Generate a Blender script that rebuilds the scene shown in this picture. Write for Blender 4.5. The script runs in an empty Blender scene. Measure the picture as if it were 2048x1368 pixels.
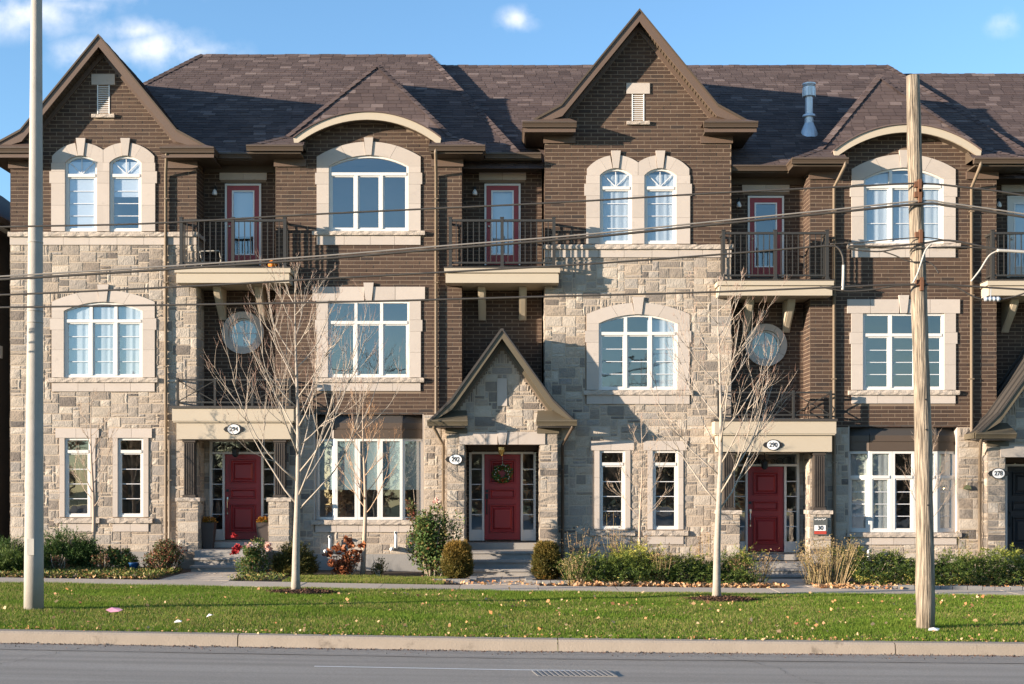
import bpy, math, random
import numpy as np
from mathutils import Vector, Matrix

R = math.radians
random.seed(7); rng = np.random.default_rng(7)
scene = bpy.context.scene
COL = scene.collection

# ------------------------------------------------------------------ camera, sky, sun, exposure
S, D, HZ, CZ = 88.0, 30.0, 978.0, 1.9      # 88 units of the survey drawing = 1 m on the facade, camera 30 m away
cam_d = bpy.data.cameras.new('camera'); cam = bpy.data.objects.new('camera', cam_d); COL.objects.link(cam)
cam.location = (0, -D, CZ); cam.rotation_euler = (R(90), 0, 0)
cam_d.sensor_width = 36; cam_d.lens = 36 * S * D / 2048; cam_d.shift_y = (HZ - 684) / 2048
cam_d.clip_start = 0.1; cam_d.clip_end = 2000
scene.camera = cam

SUN = Vector((-2.45, -1.0, 0.40)).normalized()          # towards the sun
SUN_EL = math.asin(SUN.z); SUN_AZ = math.atan2(SUN.x, SUN.y)
world = bpy.data.worlds.new('World'); scene.world = world; world.use_nodes = True
wn = world.node_tree.nodes; wl = world.node_tree.links; wn.clear()
sky = wn.new('ShaderNodeTexSky'); sky.sky_type = 'NISHITA'; sky.sun_disc = False
sky.sun_elevation = SUN_EL; sky.sun_rotation = SUN_AZ; sky.altitude = 100
sky.air_density = 1.0; sky.dust_density = 0.1; sky.ozone_density = 3.2
SKY_STRENGTH = 0.13
bg = wn.new('ShaderNodeBackground'); bg.inputs[1].default_value = SKY_STRENGTH
out = wn.new('ShaderNodeOutputWorld')


def wmath(op, a, b=None, clamp=False):
    n = wn.new('ShaderNodeMath'); n.operation = op; n.use_clamp = clamp
    for i, v in enumerate((a, b)):
        if v is None: continue
        if isinstance(v, (int, float)): n.inputs[i].default_value = v
        else: wl.new(v, n.inputs[i])
    return n.outputs[0]


tc = wn.new('ShaderNodeTexCoord'); sp = wn.new('ShaderNodeSeparateXYZ'); wl.new(tc.outputs['Generated'], sp.inputs[0])
ay = wmath('MAXIMUM', wmath('ABSOLUTE', sp.outputs[1]), 0.05)
qx = wmath('DIVIDE', sp.outputs[0], ay); qz = wmath('DIVIDE', sp.outputs[2], ay)
cb = wn.new('ShaderNodeCombineXYZ'); wl.new(qx, cb.inputs[0]); wl.new(qz, cb.inputs[1])
wno = wn.new('ShaderNodeTexNoise'); wno.inputs['Scale'].default_value = 34; wno.inputs['Detail'].default_value = 6
wno.inputs['Roughness'].default_value = 0.55
wl.new(cb.outputs[0], wno.inputs['Vector'])
# soft clouds: (azimuth, height, half width, half height, strength) as slopes of the view ray
CLOUDS = [(-0.375, 0.360, .062, .020, .85), (-0.330, 0.366, .04, .010, .6), (-0.268, 0.334, .042, .017, .85), (-0.285, 0.347, .036, .012, .7), (-0.240, 0.332, .04, .010, .6), (-0.325, 0.330, .028, .014, .75), (-.34, .371, .09, .006, .5),
          (0.004, 0.3555, .0165, .0105, .85), (0.372, 0.352, .014, .012, .55), (-.60, .42, .12, .03, .8), (.75, .5, .14, .04, .8),
          (.1, .8, .2, .06, .8), (-.9, .3, .15, .03, .7), (.9, .25, .12, .025, .7)]
acc = None
for cx_, cz_, hx, hz, st in CLOUDS:
    dx_ = wmath('DIVIDE', wmath('SUBTRACT', qx, cx_), hx); dz_ = wmath('DIVIDE', wmath('SUBTRACT', qz, cz_), hz)
    rr = wmath('SQRT', wmath('ADD', wmath('MULTIPLY', dx_, dx_), wmath('MULTIPLY', dz_, dz_)))
    m = wmath('MULTIPLY', wmath('SUBTRACT', 1.35, rr), st)
    acc = m if acc is None else wmath('MAXIMUM', acc, m)
acc = wmath('MAXIMUM', acc, 0.0)
cl = wmath('ADD', wmath('MULTIPLY', acc, .75), wmath('MULTIPLY', wmath('SUBTRACT', wno.outputs[0], .5), 2.4))
cl = wmath('MULTIPLY', wmath('MULTIPLY', cl, 0.85, True), wmath('MULTIPLY', acc, 1.1, True))
cl = wmath('MULTIPLY', cl, .85, True)
mx = wn.new('ShaderNodeMix'); mx.data_type = 'RGBA'
wl.new(cl, mx.inputs[0]); wl.new(sky.outputs[0], mx.inputs[6]); mx.inputs[7].default_value = (3.9, 3.8, 3.8, 1)
wl.new(mx.outputs[2], bg.inputs[0]); wl.new(bg.outputs[0], out.inputs[0])

sl = bpy.data.lights.new('sun', 'SUN'); so = bpy.data.objects.new('sun', sl); COL.objects.link(so)
sl.energy = 5.0; sl.angle = R(0.55); sl.color = (1.0, 0.85, 0.69)
so.rotation_euler = (-SUN).to_track_quat('-Z', 'Y').to_euler(); so.location = (-30, -30, 20)

vs = scene.view_settings; vs.view_transform = 'Standard'; vs.look = 'None'; vs.gamma = 1.0; vs.use_curve_mapping = False
vs.exposure = 1.5
scene.display_settings.display_device = 'sRGB'
scene.cycles.max_bounces = 6; scene.cycles.transparent_max_bounces = 12


def EX(px, Y=0.0): return (px - 1024) * (D + Y) / (S * D)
def EZ(py, Y=0.0): return CZ + (HZ - py) * (D + Y) / (S * D)
def G(X):                                              # the street falls gently to the right
    X = max(-16, min(16, X)); return -0.0165 * X if X < 0 else -0.009 * X

# ------------------------------------------------------------------ materials
MATS = {}


def M(name, col, rough=.8, var=.12, ns=3.0, rnd=.0, bump=0., bs=60., metal=0., ramp=None, spec=.3, transl=0., wear=None):
    m = bpy.data.materials.new(name); m.use_nodes = True; MATS[name] = m
    nt = m.node_tree; N = nt.nodes; L = nt.links
    b = N['Principled BSDF']; b.inputs['Roughness'].default_value = rough; b.inputs['Metallic'].default_value = metal
    b.inputs['Specular IOR Level'].default_value = spec
    geo = N.new('ShaderNodeNewGeometry')
    noi = N.new('ShaderNodeTexNoise'); noi.inputs['Scale'].default_value = ns; noi.inputs['Detail'].default_value = 5
    noi.inputs['Roughness'].default_value = .65
    L.new(geo.outputs['Position'], noi.inputs['Vector'])
    at = N.new('ShaderNodeAttribute'); at.attribute_name = 'rnd'
    oi = N.new('ShaderNodeObjectInfo')
    def mt(op, a, c):
        n = N.new('ShaderNodeMath'); n.operation = op
        for i, v in enumerate((a, c)):
            if isinstance(v, (int, float)): n.inputs[i].default_value = v
            else: L.new(v, n.inputs[i])
        return n.outputs[0]
    r = at.outputs['Fac']
    if ramp is not None and ramp[0] == 'attr':
        ramp = ramp[1]; rr = r
    else:
        rr = mt('FRACT', mt('ADD', r, mt('MULTIPLY', oi.outputs['Random'], 0.999)), 0)
    if ramp:
        cr = N.new('ShaderNodeValToRGB'); e = cr.color_ramp.elements
        e[0].position, e[0].color = ramp[0][0], (*ramp[0][1], 1)
        e[1].position, e[1].color = ramp[-1][0], (*ramp[-1][1], 1)
        for p, c in ramp[1:-1]:
            k = e.new(p); k.color = (*c, 1)
        L.new(rr, cr.inputs[0]); base = cr.outputs[0]
    else:
        rg = N.new('ShaderNodeRGB'); rg.outputs[0].default_value = (*col, 1); base = rg.outputs[0]
    # value factor
    f = mt('ADD', 1.0, mt('MULTIPLY', mt('SUBTRACT', noi.outputs[0], .5), 2 * var))
    if rnd: f = mt('MULTIPLY', f, mt('ADD', 1.0, mt('MULTIPLY', mt('SUBTRACT', rr, .5), 2 * rnd)))
    mul = N.new('ShaderNodeVectorMath'); mul.operation = 'SCALE'
    L.new(base, mul.inputs[0]); L.new(f, mul.inputs['Scale'])
    colr = mul.outputs[0]
    if wear:                                            # (colour, noise scale, threshold): patches with a shape of their own
        n2 = N.new('ShaderNodeTexNoise'); n2.inputs['Scale'].default_value = wear[1]; n2.inputs['Detail'].default_value = 7
        n2.inputs['Roughness'].default_value = .7
        L.new(geo.outputs['Position'], n2.inputs['Vector'])
        k = N.new('ShaderNodeMapRange'); k.inputs[1].default_value = wear[2]; k.inputs[2].default_value = wear[2] + .12
        L.new(n2.outputs[0], k.inputs[0])
        mi = N.new('ShaderNodeMix'); mi.data_type = 'RGBA'; L.new(k.outputs[0], mi.inputs[0]); L.new(colr, mi.inputs[6])
        mi.inputs[7].default_value = (*wear[0], 1); colr = mi.outputs[2]
    L.new(colr, b.inputs['Base Color'])
    if bump:
        nb = N.new('ShaderNodeTexNoise'); nb.inputs['Scale'].default_value = bs; nb.inputs['Detail'].default_value = 4
        L.new(geo.outputs['Position'], nb.inputs['Vector'])
        bp = N.new('ShaderNodeBump'); bp.inputs['Strength'].default_value = 1; bp.inputs['Distance'].default_value = bump
        L.new(nb.outputs[0], bp.inputs['Height']); L.new(bp.outputs[0], b.inputs['Normal'])
    if transl:
        tr = N.new('ShaderNodeBsdfTranslucent'); L.new(colr, tr.inputs[0])
        ms = N.new('ShaderNodeMixShader'); ms.inputs[0].default_value = transl
        L.new(b.outputs[0], ms.inputs[1]); L.new(tr.outputs[0], ms.inputs[2])
        L.new(ms.outputs[0], N['Material Output'].inputs[0])
    return m


M('brick', (.1, .07, .05), .85, .14, 9, .0, .003, 120,
  ramp=[(0, (.047, .029, .021)), (.25, (.068, .042, .029)), (.5, (.056, .034, .0245)), (.75, (.080, .050, .034)), (.92, (.064, .039, .027)), (1, (.036, .027, .023))])
M('mortar', (.205, .152, .108), .95, .12, 20)
M('stone_mortar', (.46, .375, .285), .95, .12, 20)
M('stone', (.4, .35, .3), .9, .20, 11, .0, .012, 30,
  ramp=[(0, (.37, .310, .248)), (.14, (.235, .200, .166)), (.28, (.46, .395, .320)), (.42, (.185, .158, .134)), (.55, (.37, .300, .230)), (.67, (.26, .232, .205)), (.78, (.46, .395, .315)), (.87, (.29, .232, .178)), (.92, (.115, .100, .090)), (.96, (.39, .33, .262)), (1, (.155, .130, .110))])
M('limestone', (.440, .382, .330), .85, .07, 5, .06, .0015, 90, wear=((.36, .31, .265), 4.0, .60))
M('rough_limestone', (.40, .34, .28), .9, .12, 14, .05, .01, 45)
M('cream_paint', (.43, .365, .275), .6, .05, 3, wear=((.36, .30, .222), 2.2, .63))
M('shingle', (.1, .08, .08), .95, .10, 20, 0, .003, 200,
  ramp=[(0, (.056, .039, .036)), (.25, (.090, .063, .057)), (.45, (.069, .048, .044)), (.65, (.107, .076, .068)), (.8, (.075, .053, .048)), (.92, (.122, .088, .079)), (1, (.168, .126, .112))])
M('roof_deck', (.06, .05, .048), .95, .1, 10)
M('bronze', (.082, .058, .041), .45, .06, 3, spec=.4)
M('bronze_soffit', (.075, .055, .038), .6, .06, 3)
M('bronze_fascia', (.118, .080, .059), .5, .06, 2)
M('pipe_tan', (.175, .132, .09), .5, .05, 4)
M('column_bronze', (.062, .050, .041), .45, .06, 3)
M('olive_metal', (.112, .092, .062), .45, .06, 3)
M('charcoal_panel', (.055, .048, .042), .55, .05, 3)
M('vinyl', (.62, .60, .56), .45, .02, 4)
M('grille', (.6, .6, .6), .5, .02, 4)
M('door_red', (.26, .020, .022), .4, .05, 6, spec=.45)
M('door_charcoal', (.028, .030, .034), .45, .05, 6)
M('metal_black', (.018, .018, .019), .45, .05, 6, spec=.4)
M('rail_bronze', (.036, .034, .031), .4, .05, 6)
M('nickel', (.62, .58, .52), .3, .02, 6, metal=1.)
M('galvanised', (.60, .61, .62), .42, .10, 8, metal=.55)
M('curtain', (.47, .51, .54), .9, .05, 6, transl=.2)
M('curtain_shaded', (.30, .32, .315), .9, .05, 6, transl=.1)  # darker copy of curtain: shade inside the bow window put into colour
M('blind', (.46, .50, .54), .8, .03, 2)
M('cellular_blind', (.24, .31, .31), .8, .03, 2)
M('interior', (.30, .29, .28), .9, .1, 2)
M('concrete', (.27, .25, .225), .9, .16, 2.5, .05, .003, 60, wear=((.25, .22, .18), 3.5, .62))
M('kerb_concrete', (.315, .260, .203), .9, .16, 3, .05, .004, 50, wear=((.19, .155, .118), 2.6, .60))
M('paving', (.50, .415, .325), .9, .14, 2, .07, .002, 60, wear=((.3, .27, .23), 2.2, .62))
M('foundation', (.24, .23, .215), .92, .15, 3, .0, .004, 40)
M('pole_concrete', (.335, .305, .265), .85, .16, 4, 0, .003, 80, wear=((.25, .23, .20), 1.6, .58))
M('asphalt', (.145, .142, .139), .9, .12, 1.2, 0, .004, 150)
M('road_paint', (.74, .73, .7), .7, .12, 8)
M('soil', (.06, .042, .028), .95, .3, 6, 0, .02, 30)
M('mulch', (.085, .045, .028), .95, .3, 12, .3)
M('lawn_soil', (.10, .12, .03), .95, .3, 2.5, 0, .01, 40)
M('grass_blades', (.1, .15, .03), .8, .30, .8, 0, transl=.35, spec=.15,
  ramp=[(0, (.085, .155, .018)), (.35, (.140, .225, .026)), (.6, (.195, .250, .038)), (.8, (.27, .265, .06)), (.93, (.42, .34, .14)), (1, (.36, .26, .11))])
M('dead_leaf', (.4, .2, .08), .8, .1, 5, 0, transl=.2,
  ramp=[(0, (.52, .34, .17)), (.3, (.46, .21, .08)), (.55, (.58, .42, .24)), (.8, (.34, .13, .05)), (1, (.62, .47, .30))])
M('wire_black', (.055, .048, .04), .6, .1, 8)
M('cable_grey', (.42, .39, .34), .5, .1, 8)
M('cable_highlight', (.22, .195, .165), .55, .1, 8)  # paler than the lower strand: highlight on the cable's top put into colour
M('rust', (.13, .062, .034), .9, .2, 30)
M('plastic_white', (.75, .74, .72), .4, .03, 4)
M('pumpkin', (.75, .22, .03), .5, .1, 6)
M('planter', (.06, .048, .043), .5, .1, 5)
M('iron_worn', (.20, .193, .185), .7, .15, 9)
M('ink', (.02, .02, .02), .6, .0, 4)
M('sign_grey', (.09, .095, .09), .5, .0, 4)
M('sign_red', (.42, .06, .04), .5, .0, 4)
M('litter_pink', (.70, .33, .42), .6, .1, 9)
M('gold', (.8, .6, .28), .25, .05, 9, metal=1.)
M('bark_pale', (.4, .35, .3), .85, .30, 16, 0, .004, 60,
  ramp=('attr', [(0, (.31, .27, .225)), (.35, (.40, .335, .265)), (.72, (.41, .34, .27)), (.93, (.37, .275, .21)), (1, (.31, .17, .125))]))
M('bark_tan', (.4, .35, .3), .85, .14, 14, 0, .004, 60,
  ramp=('attr', [(0, (.40, .31, .23)), (.4, (.50, .33, .20)), (.7, (.46, .26, .13)), (1, (.38, .17, .08))]))
M('bark_grey', (.4, .35, .3), .85, .14, 14, 0, .004, 60,
  ramp=('attr', [(0, (.36, .28, .215)), (.4, (.42, .33, .25)), (.7, (.44, .33, .24)), (1, (.40, .27, .18))]))


def leafmat(name, ramp, transl=.3, rough=.6):
    return M(name, (0, 0, 0), rough, .15, 4, 0, transl=transl, ramp=ramp, spec=.25)


leafmat('leaf_rose', [(0, (.045, .090, .025)), (.35, (.085, .150, .038)), (.65, (.135, .19, .052)), (.85, (.20, .18, .06)), (1, (.22, .085, .045))])
leafmat('leaf_redrose', [(0, (.055, .08, .03)), (.3, (.10, .13, .045)), (.55, (.16, .13, .055)), (.8, (.25, .10, .06)), (1, (.21, .05, .04))])
leafmat('leaf_yew', [(0, (.035, .07, .018)), (.4, (.065, .115, .028)), (.75, (.11, .16, .04)), (1, (.19, .20, .06))])
leafmat('leaf_box', [(0, (.06, .062, .016)), (.35, (.14, .12, .03)), (.6, (.27, .18, .045)), (.85, (.42, .22, .055)), (1, (.52, .27, .07))])
leafmat('leaf_darkbox', [(0, (.06, .065, .018)), (.4, (.12, .11, .032)), (.75, (.18, .15, .04)), (1, (.24, .18, .05))])
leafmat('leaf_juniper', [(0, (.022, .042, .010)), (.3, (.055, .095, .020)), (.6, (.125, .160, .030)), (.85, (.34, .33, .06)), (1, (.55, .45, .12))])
leafmat('leaf_dry', [(0, (.20, .13, .07)), (.4, (.31, .20, .10)), (.7, (.40, .27, .14)), (1, (.22, .11, .06))])
leafmat('leaf_straw', [(0, (.30, .20, .09)), (.4, (.38, .27, .13)), (.7, (.20, .18, .06)), (1, (.45, .32, .18))])
leafmat('leaf_hydrangea', [(0, (.16, .05, .025)), (.5, (.27, .09, .04)), (1, (.34, .14, .06))])
leafmat('ground_cover', [(0, (.05, .085, .02)), (.4, (.10, .14, .03)), (.7, (.19, .18, .04)), (.85, (.32, .24, .09)), (1, (.33, .16, .07))])
leafmat('petal_red', [(0, (.26, .012, .018)), (1, (.38, .03, .035))])
leafmat('petal_pink', [(0, (.75, .42, .36)), (1, (.8, .6, .5))])
leafmat('petal_orange', [(0, (.35, .12, .02)), (.5, (.55, .26, .03)), (1, (.25, .10, .03))])
leafmat('wreath_leaf', [(0, (.03, .14, .06)), (.45, (.06, .22, .09)), (.7, (.16, .30, .05)), (.85, (.5, .16, .04)), (1, (.45, .06, .03))])

# glass: partly mirror, partly clear
gm = bpy.data.materials.new('glass'); gm.use_nodes = True; MATS['glass'] = gm
N = gm.node_tree.nodes; L = gm.node_tree.links; N.remove(N['Principled BSDF'])
t_ = N.new('ShaderNodeBsdfTransparent'); t_.inputs[0].default_value = (.95, .975, .99, 1)
g_ = N.new('ShaderNodeBsdfGlossy'); g_.inputs['Roughness'].default_value = .015; g_.inputs[0].default_value = (.92, .96, 1, 1)
lw_ = N.new('ShaderNodeLayerWeight'); lw_.inputs[0].default_value = .5
fr = N.new('ShaderNodeMath'); fr.operation = 'POWER'; fr.inputs[1].default_value = 5.0; L.new(lw_.outputs['Facing'], fr.inputs[0])
ad = N.new('ShaderNodeMath'); ad.operation = 'ADD'; ad.use_clamp = True; ad.inputs[1].default_value = .19; L.new(fr.outputs[0], ad.inputs[0])
geo = N.new('ShaderNodeNewGeometry'); nz = N.new('ShaderNodeTexNoise'); nz.inputs['Scale'].default_value = 1.6
L.new(geo.outputs['Position'], nz.inputs['Vector'])
bp = N.new('ShaderNodeBump'); bp.inputs['Distance'].default_value = .0025; L.new(nz.outputs[0], bp.inputs['Height']); L.new(bp.outputs[0], g_.inputs['Normal'])
ms = N.new('ShaderNodeMixShader'); L.new(ad.outputs[0], ms.inputs[0]); L.new(t_.outputs[0], ms.inputs[1]); L.new(g_.outputs[0], ms.inputs[2])
L.new(ms.outputs[0], N['Material Output'].inputs[0])

# weathered wood of the utility pole: long vertical grain
wm = M('pole_wood', (.42, .33, .235), .9, .16, 3)
N = wm.node_tree.nodes; L = wm.node_tree.links
geo = N.new('ShaderNodeNewGeometry'); mp = N.new('ShaderNodeMapping'); mp.inputs['Scale'].default_value = (55, 55, 2.6)
L.new(geo.outputs['Position'], mp.inputs[0]); nz = N.new('ShaderNodeTexNoise'); nz.inputs['Scale'].default_value = 1; nz.inputs['Detail'].default_value = 5
L.new(mp.outputs[0], nz.inputs['Vector'])
bp = N.new('ShaderNodeBump'); bp.inputs['Distance'].default_value = .03; L.new(nz.outputs[0], bp.inputs['Height']); L.new(bp.outputs[0], N['Principled BSDF'].inputs['Normal'])
cr = N.new('ShaderNodeValToRGB'); cr.color_ramp.elements[0].position = .36; cr.color_ramp.elements[0].color = (.095, .075, .055, 1)
cr.color_ramp.elements[1].position = .62; cr.color_ramp.elements[1].color = (.345, .28, .205, 1); L.new(nz.outputs[0], cr.inputs[0])
L.new(cr.outputs[0], N['Principled BSDF'].inputs['Base Color'])

# neighbour's dark brick seen at a grazing angle
nb = M('neighbour_brick', (.085, .075, .07), .85, .1, 4)
# asphalt streaks along the lanes
am = MATS['asphalt']; N = am.node_tree.nodes; L = am.node_tree.links
geo = N.new('ShaderNodeNewGeometry'); mp = N.new('ShaderNodeMapping'); mp.inputs['Scale'].default_value = (.12, 2.6, 1)
L.new(geo.outputs['Position'], mp.inputs[0]); nz = N.new('ShaderNodeTexNoise'); nz.inputs['Scale'].default_value = 1; nz.inputs['Detail'].default_value = 4
L.new(mp.outputs[0], nz.inputs['Vector'])
cr = N.new('ShaderNodeValToRGB'); cr.color_ramp.elements[0].position = .3; cr.color_ramp.elements[0].color = (.240, .212, .178, 1)
cr.color_ramp.elements[1].position = .7; cr.color_ramp.elements[1].color = (.335, .298, .252, 1); L.new(nz.outputs[0], cr.inputs[0])
sp_ = N.new('ShaderNodeTexNoise'); sp_.inputs['Scale'].default_value = 45; sp_.inputs['Detail'].default_value = 4; L.new(geo.outputs['Position'], sp_.inputs['Vector'])
mr = N.new('ShaderNodeMapRange'); mr.inputs[3].default_value = .62; mr.inputs[4].default_value = 1.38; L.new(sp_.outputs[0], mr.inputs[0])
vm = N.new('ShaderNodeVectorMath'); vm.operation = 'SCALE'; L.new(cr.outputs[0], vm.inputs[0]); L.new(mr.outputs[0], vm.inputs['Scale'])
L.new(vm.outputs[0], N['Principled BSDF'].inputs['Base Color'])


# ------------------------------------------------------------------ mesh helpers
class MB:
    def __init__(s): s.v = []; s.f = []; s.r = []; s.anyr = False
    def add(s, vs_, fs, r=0.):
        o = len(s.v); s.v.extend(vs_)
        for f in fs: s.f.append(tuple(i + o for i in f)); s.r.append(r)
        if r: s.anyr = True
        return s
    def box(s, x0, x1, y0, y1, z0, z1, r=0.):
        return s.add([(x0, y0, z0), (x1, y0, z0), (x1, y1, z0), (x0, y1, z0), (x0, y0, z1), (x1, y0, z1), (x1, y1, z1), (x0, y1, z1)],
                     [(0, 3, 2, 1), (4, 5, 6, 7), (0, 1, 5, 4), (1, 2, 6, 5), (2, 3, 7, 6), (3, 0, 4, 7)], r)
    def prism(s, F, poly, o0, o1, r=0.):               # polygon (u,z) pushed from out=o0 (back) to o1 (front)
        n = len(poly); a = [F.P(u, z, o1) for u, z in poly] + [F.P(u, z, o0) for u, z in poly]
        fs = [tuple(range(n)), tuple(range(2 * n - 1, n - 1, -1))]
        fs += [(i, n + i, n + (i + 1) % n, (i + 1) % n) for i in range(n)]
        return s.add(a, fs, r)
    def fbox(s, F, u0, u1, z0, z1, o0, o1, r=0.): return s.prism(F, [(u0, z0), (u1, z0), (u1, z1), (u0, z1)], o0, o1, r)
    def extr(s, poly3, vec, r=0.):                      # any planar polygon pushed along a vector
        n = len(poly3); v = Vector(vec); a = [tuple(p) for p in poly3] + [tuple(Vector(p) + v) for p in poly3]
        return s.add(a, [tuple(range(n)), tuple(range(2 * n - 1, n - 1, -1))] + [(i, n + i, n + (i + 1) % n, (i + 1) % n) for i in range(n)], r)
    def tube(s, pts, rads, k=6, r=0., cap=True):
        pts = [Vector(p) for p in pts]; n = len(pts)
        if isinstance(rads, (int, float)): rads = [rads] * n
        a = []; ref = None
        for i, p in enumerate(pts):
            d = (pts[min(i + 1, n - 1)] - pts[max(i - 1, 0)]).normalized()
            if ref is None: ref = d.orthogonal().normalized()
            ref = (ref - d * ref.dot(d))
            ref = ref.normalized() if ref.length > 1e-6 else d.orthogonal().normalized()
            b = d.cross(ref)
            for j in range(k):
                t = 2 * math.pi * j / k; a.append(tuple(p + (ref * math.cos(t) + b * math.sin(t)) * rads[i]))
        fs = []
        for i in range(n - 1):
            for j in range(k): fs.append((i * k + j, i * k + (j + 1) % k, (i + 1) * k + (j + 1) % k, (i + 1) * k + j))
        if cap: fs += [tuple(range(k - 1, -1, -1)), tuple(range((n - 1) * k, n * k))]
        return s.add(a, fs, r)
    def lathe(s, c, prof, k=20, r=0.):                  # (radius, z) profile round a vertical axis
        c = Vector(c); return s.tube([c + Vector((0, 0, z)) for _, z in prof], [max(q, 1e-4) for q, _ in prof], k, r) if False else s._lathe(c, prof, k, r)
    def _lathe(s, c, prof, k, r):
        a = [(c.x + q * math.cos(2 * math.pi * j / k), c.y + q * math.sin(2 * math.pi * j / k), c.z + z) for q, z in prof for j in range(k)]
        fs = [(i * k + j, i * k + (j + 1) % k, (i + 1) * k + (j + 1) % k, (i + 1) * k + j) for i in range(len(prof) - 1) for j in range(k)]
        fs += [tuple(range(k - 1, -1, -1)), tuple(range((len(prof) - 1) * k, len(prof) * k))]
        return s.add(a, fs, r)
    def mesh(s, name, org=(0, 0, 0), smooth=False):
        me = bpy.data.meshes.new(name)
        v = np.array(s.v, dtype=np.float64).reshape(-1, 3) - np.array(org)
        me.from_pydata(v.tolist(), [], s.f)
        if s.anyr:
            at = me.attributes.new('rnd', 'FLOAT', 'FACE'); at.data.foreach_set('value', np.array(s.r, dtype=np.float32))
        if smooth: me.polygons.foreach_set('use_smooth', [True] * len(me.polygons))
        return me


ORG = {}


def link(name, me, mat=None, parent=None, loc=(0, 0, 0)):
    o = bpy.data.objects.new(name, me); COL.objects.link(o); o.location = loc
    if mat is not None and me is not None and not me.materials: me.materials.append(MATS[mat])
    if parent is not None: o.parent = parent
    return o


def build(mb, name, mat, parent=None, smooth=False, kind=None, label=None, loc=None):
    """Link the collected shapes as one mesh; coordinates were collected in world space."""
    org = ORG.get(parent.name, Vector((0, 0, 0))) if parent is not None else Vector(loc or (0, 0, 0))
    o = link(name, mb.mesh(name, org, smooth), mat, parent, (0, 0, 0) if parent is not None else org)
    ORG[o.name] = org
    if kind: o['kind'] = kind
    if label: o['label'] = label
    return o


def thing(name, label, cat, loc, group=None):
    o = link(name, None, None, None, loc); ORG[o.name] = Vector(loc); o['label'] = label; o['category'] = cat
    if group: o['group'] = group
    o.empty_display_size = .2
    return o


def tag(o, label, cat, group=None):
    o['label'] = label; o['category'] = cat
    if group: o['group'] = group
    return o


class Frame:
    def __init__(s, ox, oy, ang=0.):
        s.ox, s.oy, s.ang = ox, oy, ang; s.ux, s.uy = math.cos(ang), math.sin(ang); s.nx, s.ny = s.uy, -s.ux
    def P(s, u, z, o=0.): return (s.ox + u * s.ux + o * s.nx, s.oy + u * s.uy + o * s.ny, z)


FRONT = Frame(0, 0, 0)

# ------------------------------------------------------------------ masonry
COURSE, BL, JT = .0886, .30, .016


def shared_meshes():
    m = MB(); t = .02                                    # one full brick, centred, front towards -Y
    w, h = BL / 2 - JT / 2, COURSE / 2 - JT / 2; b = .004
    m.add([(-w, 0, -h), (w, 0, -h), (w, 0, h), (-w, 0, h), (-w, t, -h), (w, t, -h), (w, t, h), (-w, t, h)],
          [(0, 1, 2, 3), (0, 4, 5, 1), (1, 5, 6, 2), (2, 6, 7, 3), (3, 7, 4, 0)])
    bm_ = m.mesh('brick'); bm_.materials.append(MATS['brick'])
    st = []
    for k in range(14):
        m = MB(); rr = random.Random(k + 100); n = 4
        vs_ = []
        for j in range(n):
            for i in range(n):
                u = -.5 + i / (n - 1); z = -.5 + j / (n - 1); edge = i in (0, n - 1) or j in (0, n - 1)
                if edge: o = rr.uniform(.3, .6)
                else: o = rr.uniform(.5, 1.0)
                if not (i in (0, n - 1)): u += rr.uniform(-.07, .07)
                else: u += rr.uniform(-.012, .012)
                if not (j in (0, n - 1)): z += rr.uniform(-.07, .07)
                else: z += rr.uniform(-.02, .02)
                vs_.append((u, -o, z))
        fs = [(j * n + i, j * n + i + 1, (j + 1) * n + i + 1, (j + 1) * n + i) for j in range(n - 1) for i in range(n - 1)]
        ring = [i for i in range(n)] + [j * n + n - 1 for j in range(1, n)] + [(n - 1) * n + i for i in range(n - 2, -1, -1)] + [j * n for j in range(n - 2, 0, -1)]
        o0 = len(vs_)
        for i in ring: vs_.append((vs_[i][0], .5, vs_[i][2]))
        kk = len(ring)
        fs += [(ring[i], o0 + i, o0 + (i + 1) % kk, ring[(i + 1) % kk]) for i in range(kk)]
        m.add(vs_, fs); me = m.mesh('stone'); me.materials.append(MATS['stone']); st.append((me, vs_, fs))
    m = MB(); w = .15                                    # one shingle tab: x along eave, y up-slope, z off the roof
    m.add([(-w, 0, .012), (w, 0, .012), (w, .155, .003), (-w, .155, .003), (-w, 0, 0), (w, 0, 0)], [(0, 1, 2, 3), (4, 5, 1, 0)])
    sh = m.mesh('shingle'); sh.materials.append(MATS['shingle'])
    return bm_, st, sh


BRICK_ME, STONES, SHINGLE_ME = shared_meshes()


def subtract(iv, a, b):
    res = []
    for p, q in iv:
        if b <= p or a >= q: res.append((p, q)); continue
        if a > p: res.append((p, a))
        if b < q: res.append((b, q))
    return res


def rect_minus(r, holes):
    out_ = [r]
    for h in holes:
        nx_ = []
        for (a, b, c, d) in out_:
            if h[1] <= a or h[0] >= b or h[3] <= c or h[2] >= d: nx_.append((a, b, c, d)); continue
            if h[0] > a: nx_.append((a, h[0], c, d))
            if h[1] < b: nx_.append((h[1], b, c, d))
            la, lb = max(a, h[0]), min(b, h[1])
            if h[2] > c: nx_.append((la, lb, c, h[2]))
            if h[3] < d: nx_.append((la, lb, h[3], d))
        out_ = nx_
    return out_


def arc_z(x, hw, zs, zt):                                # segmental arch height over |x|<=hw
    r_ = zt - zs; Rr = (hw * hw + r_ * r_) / (2 * r_); return zt - Rr + math.sqrt(max(Rr * Rr - x * x, 0))


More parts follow.
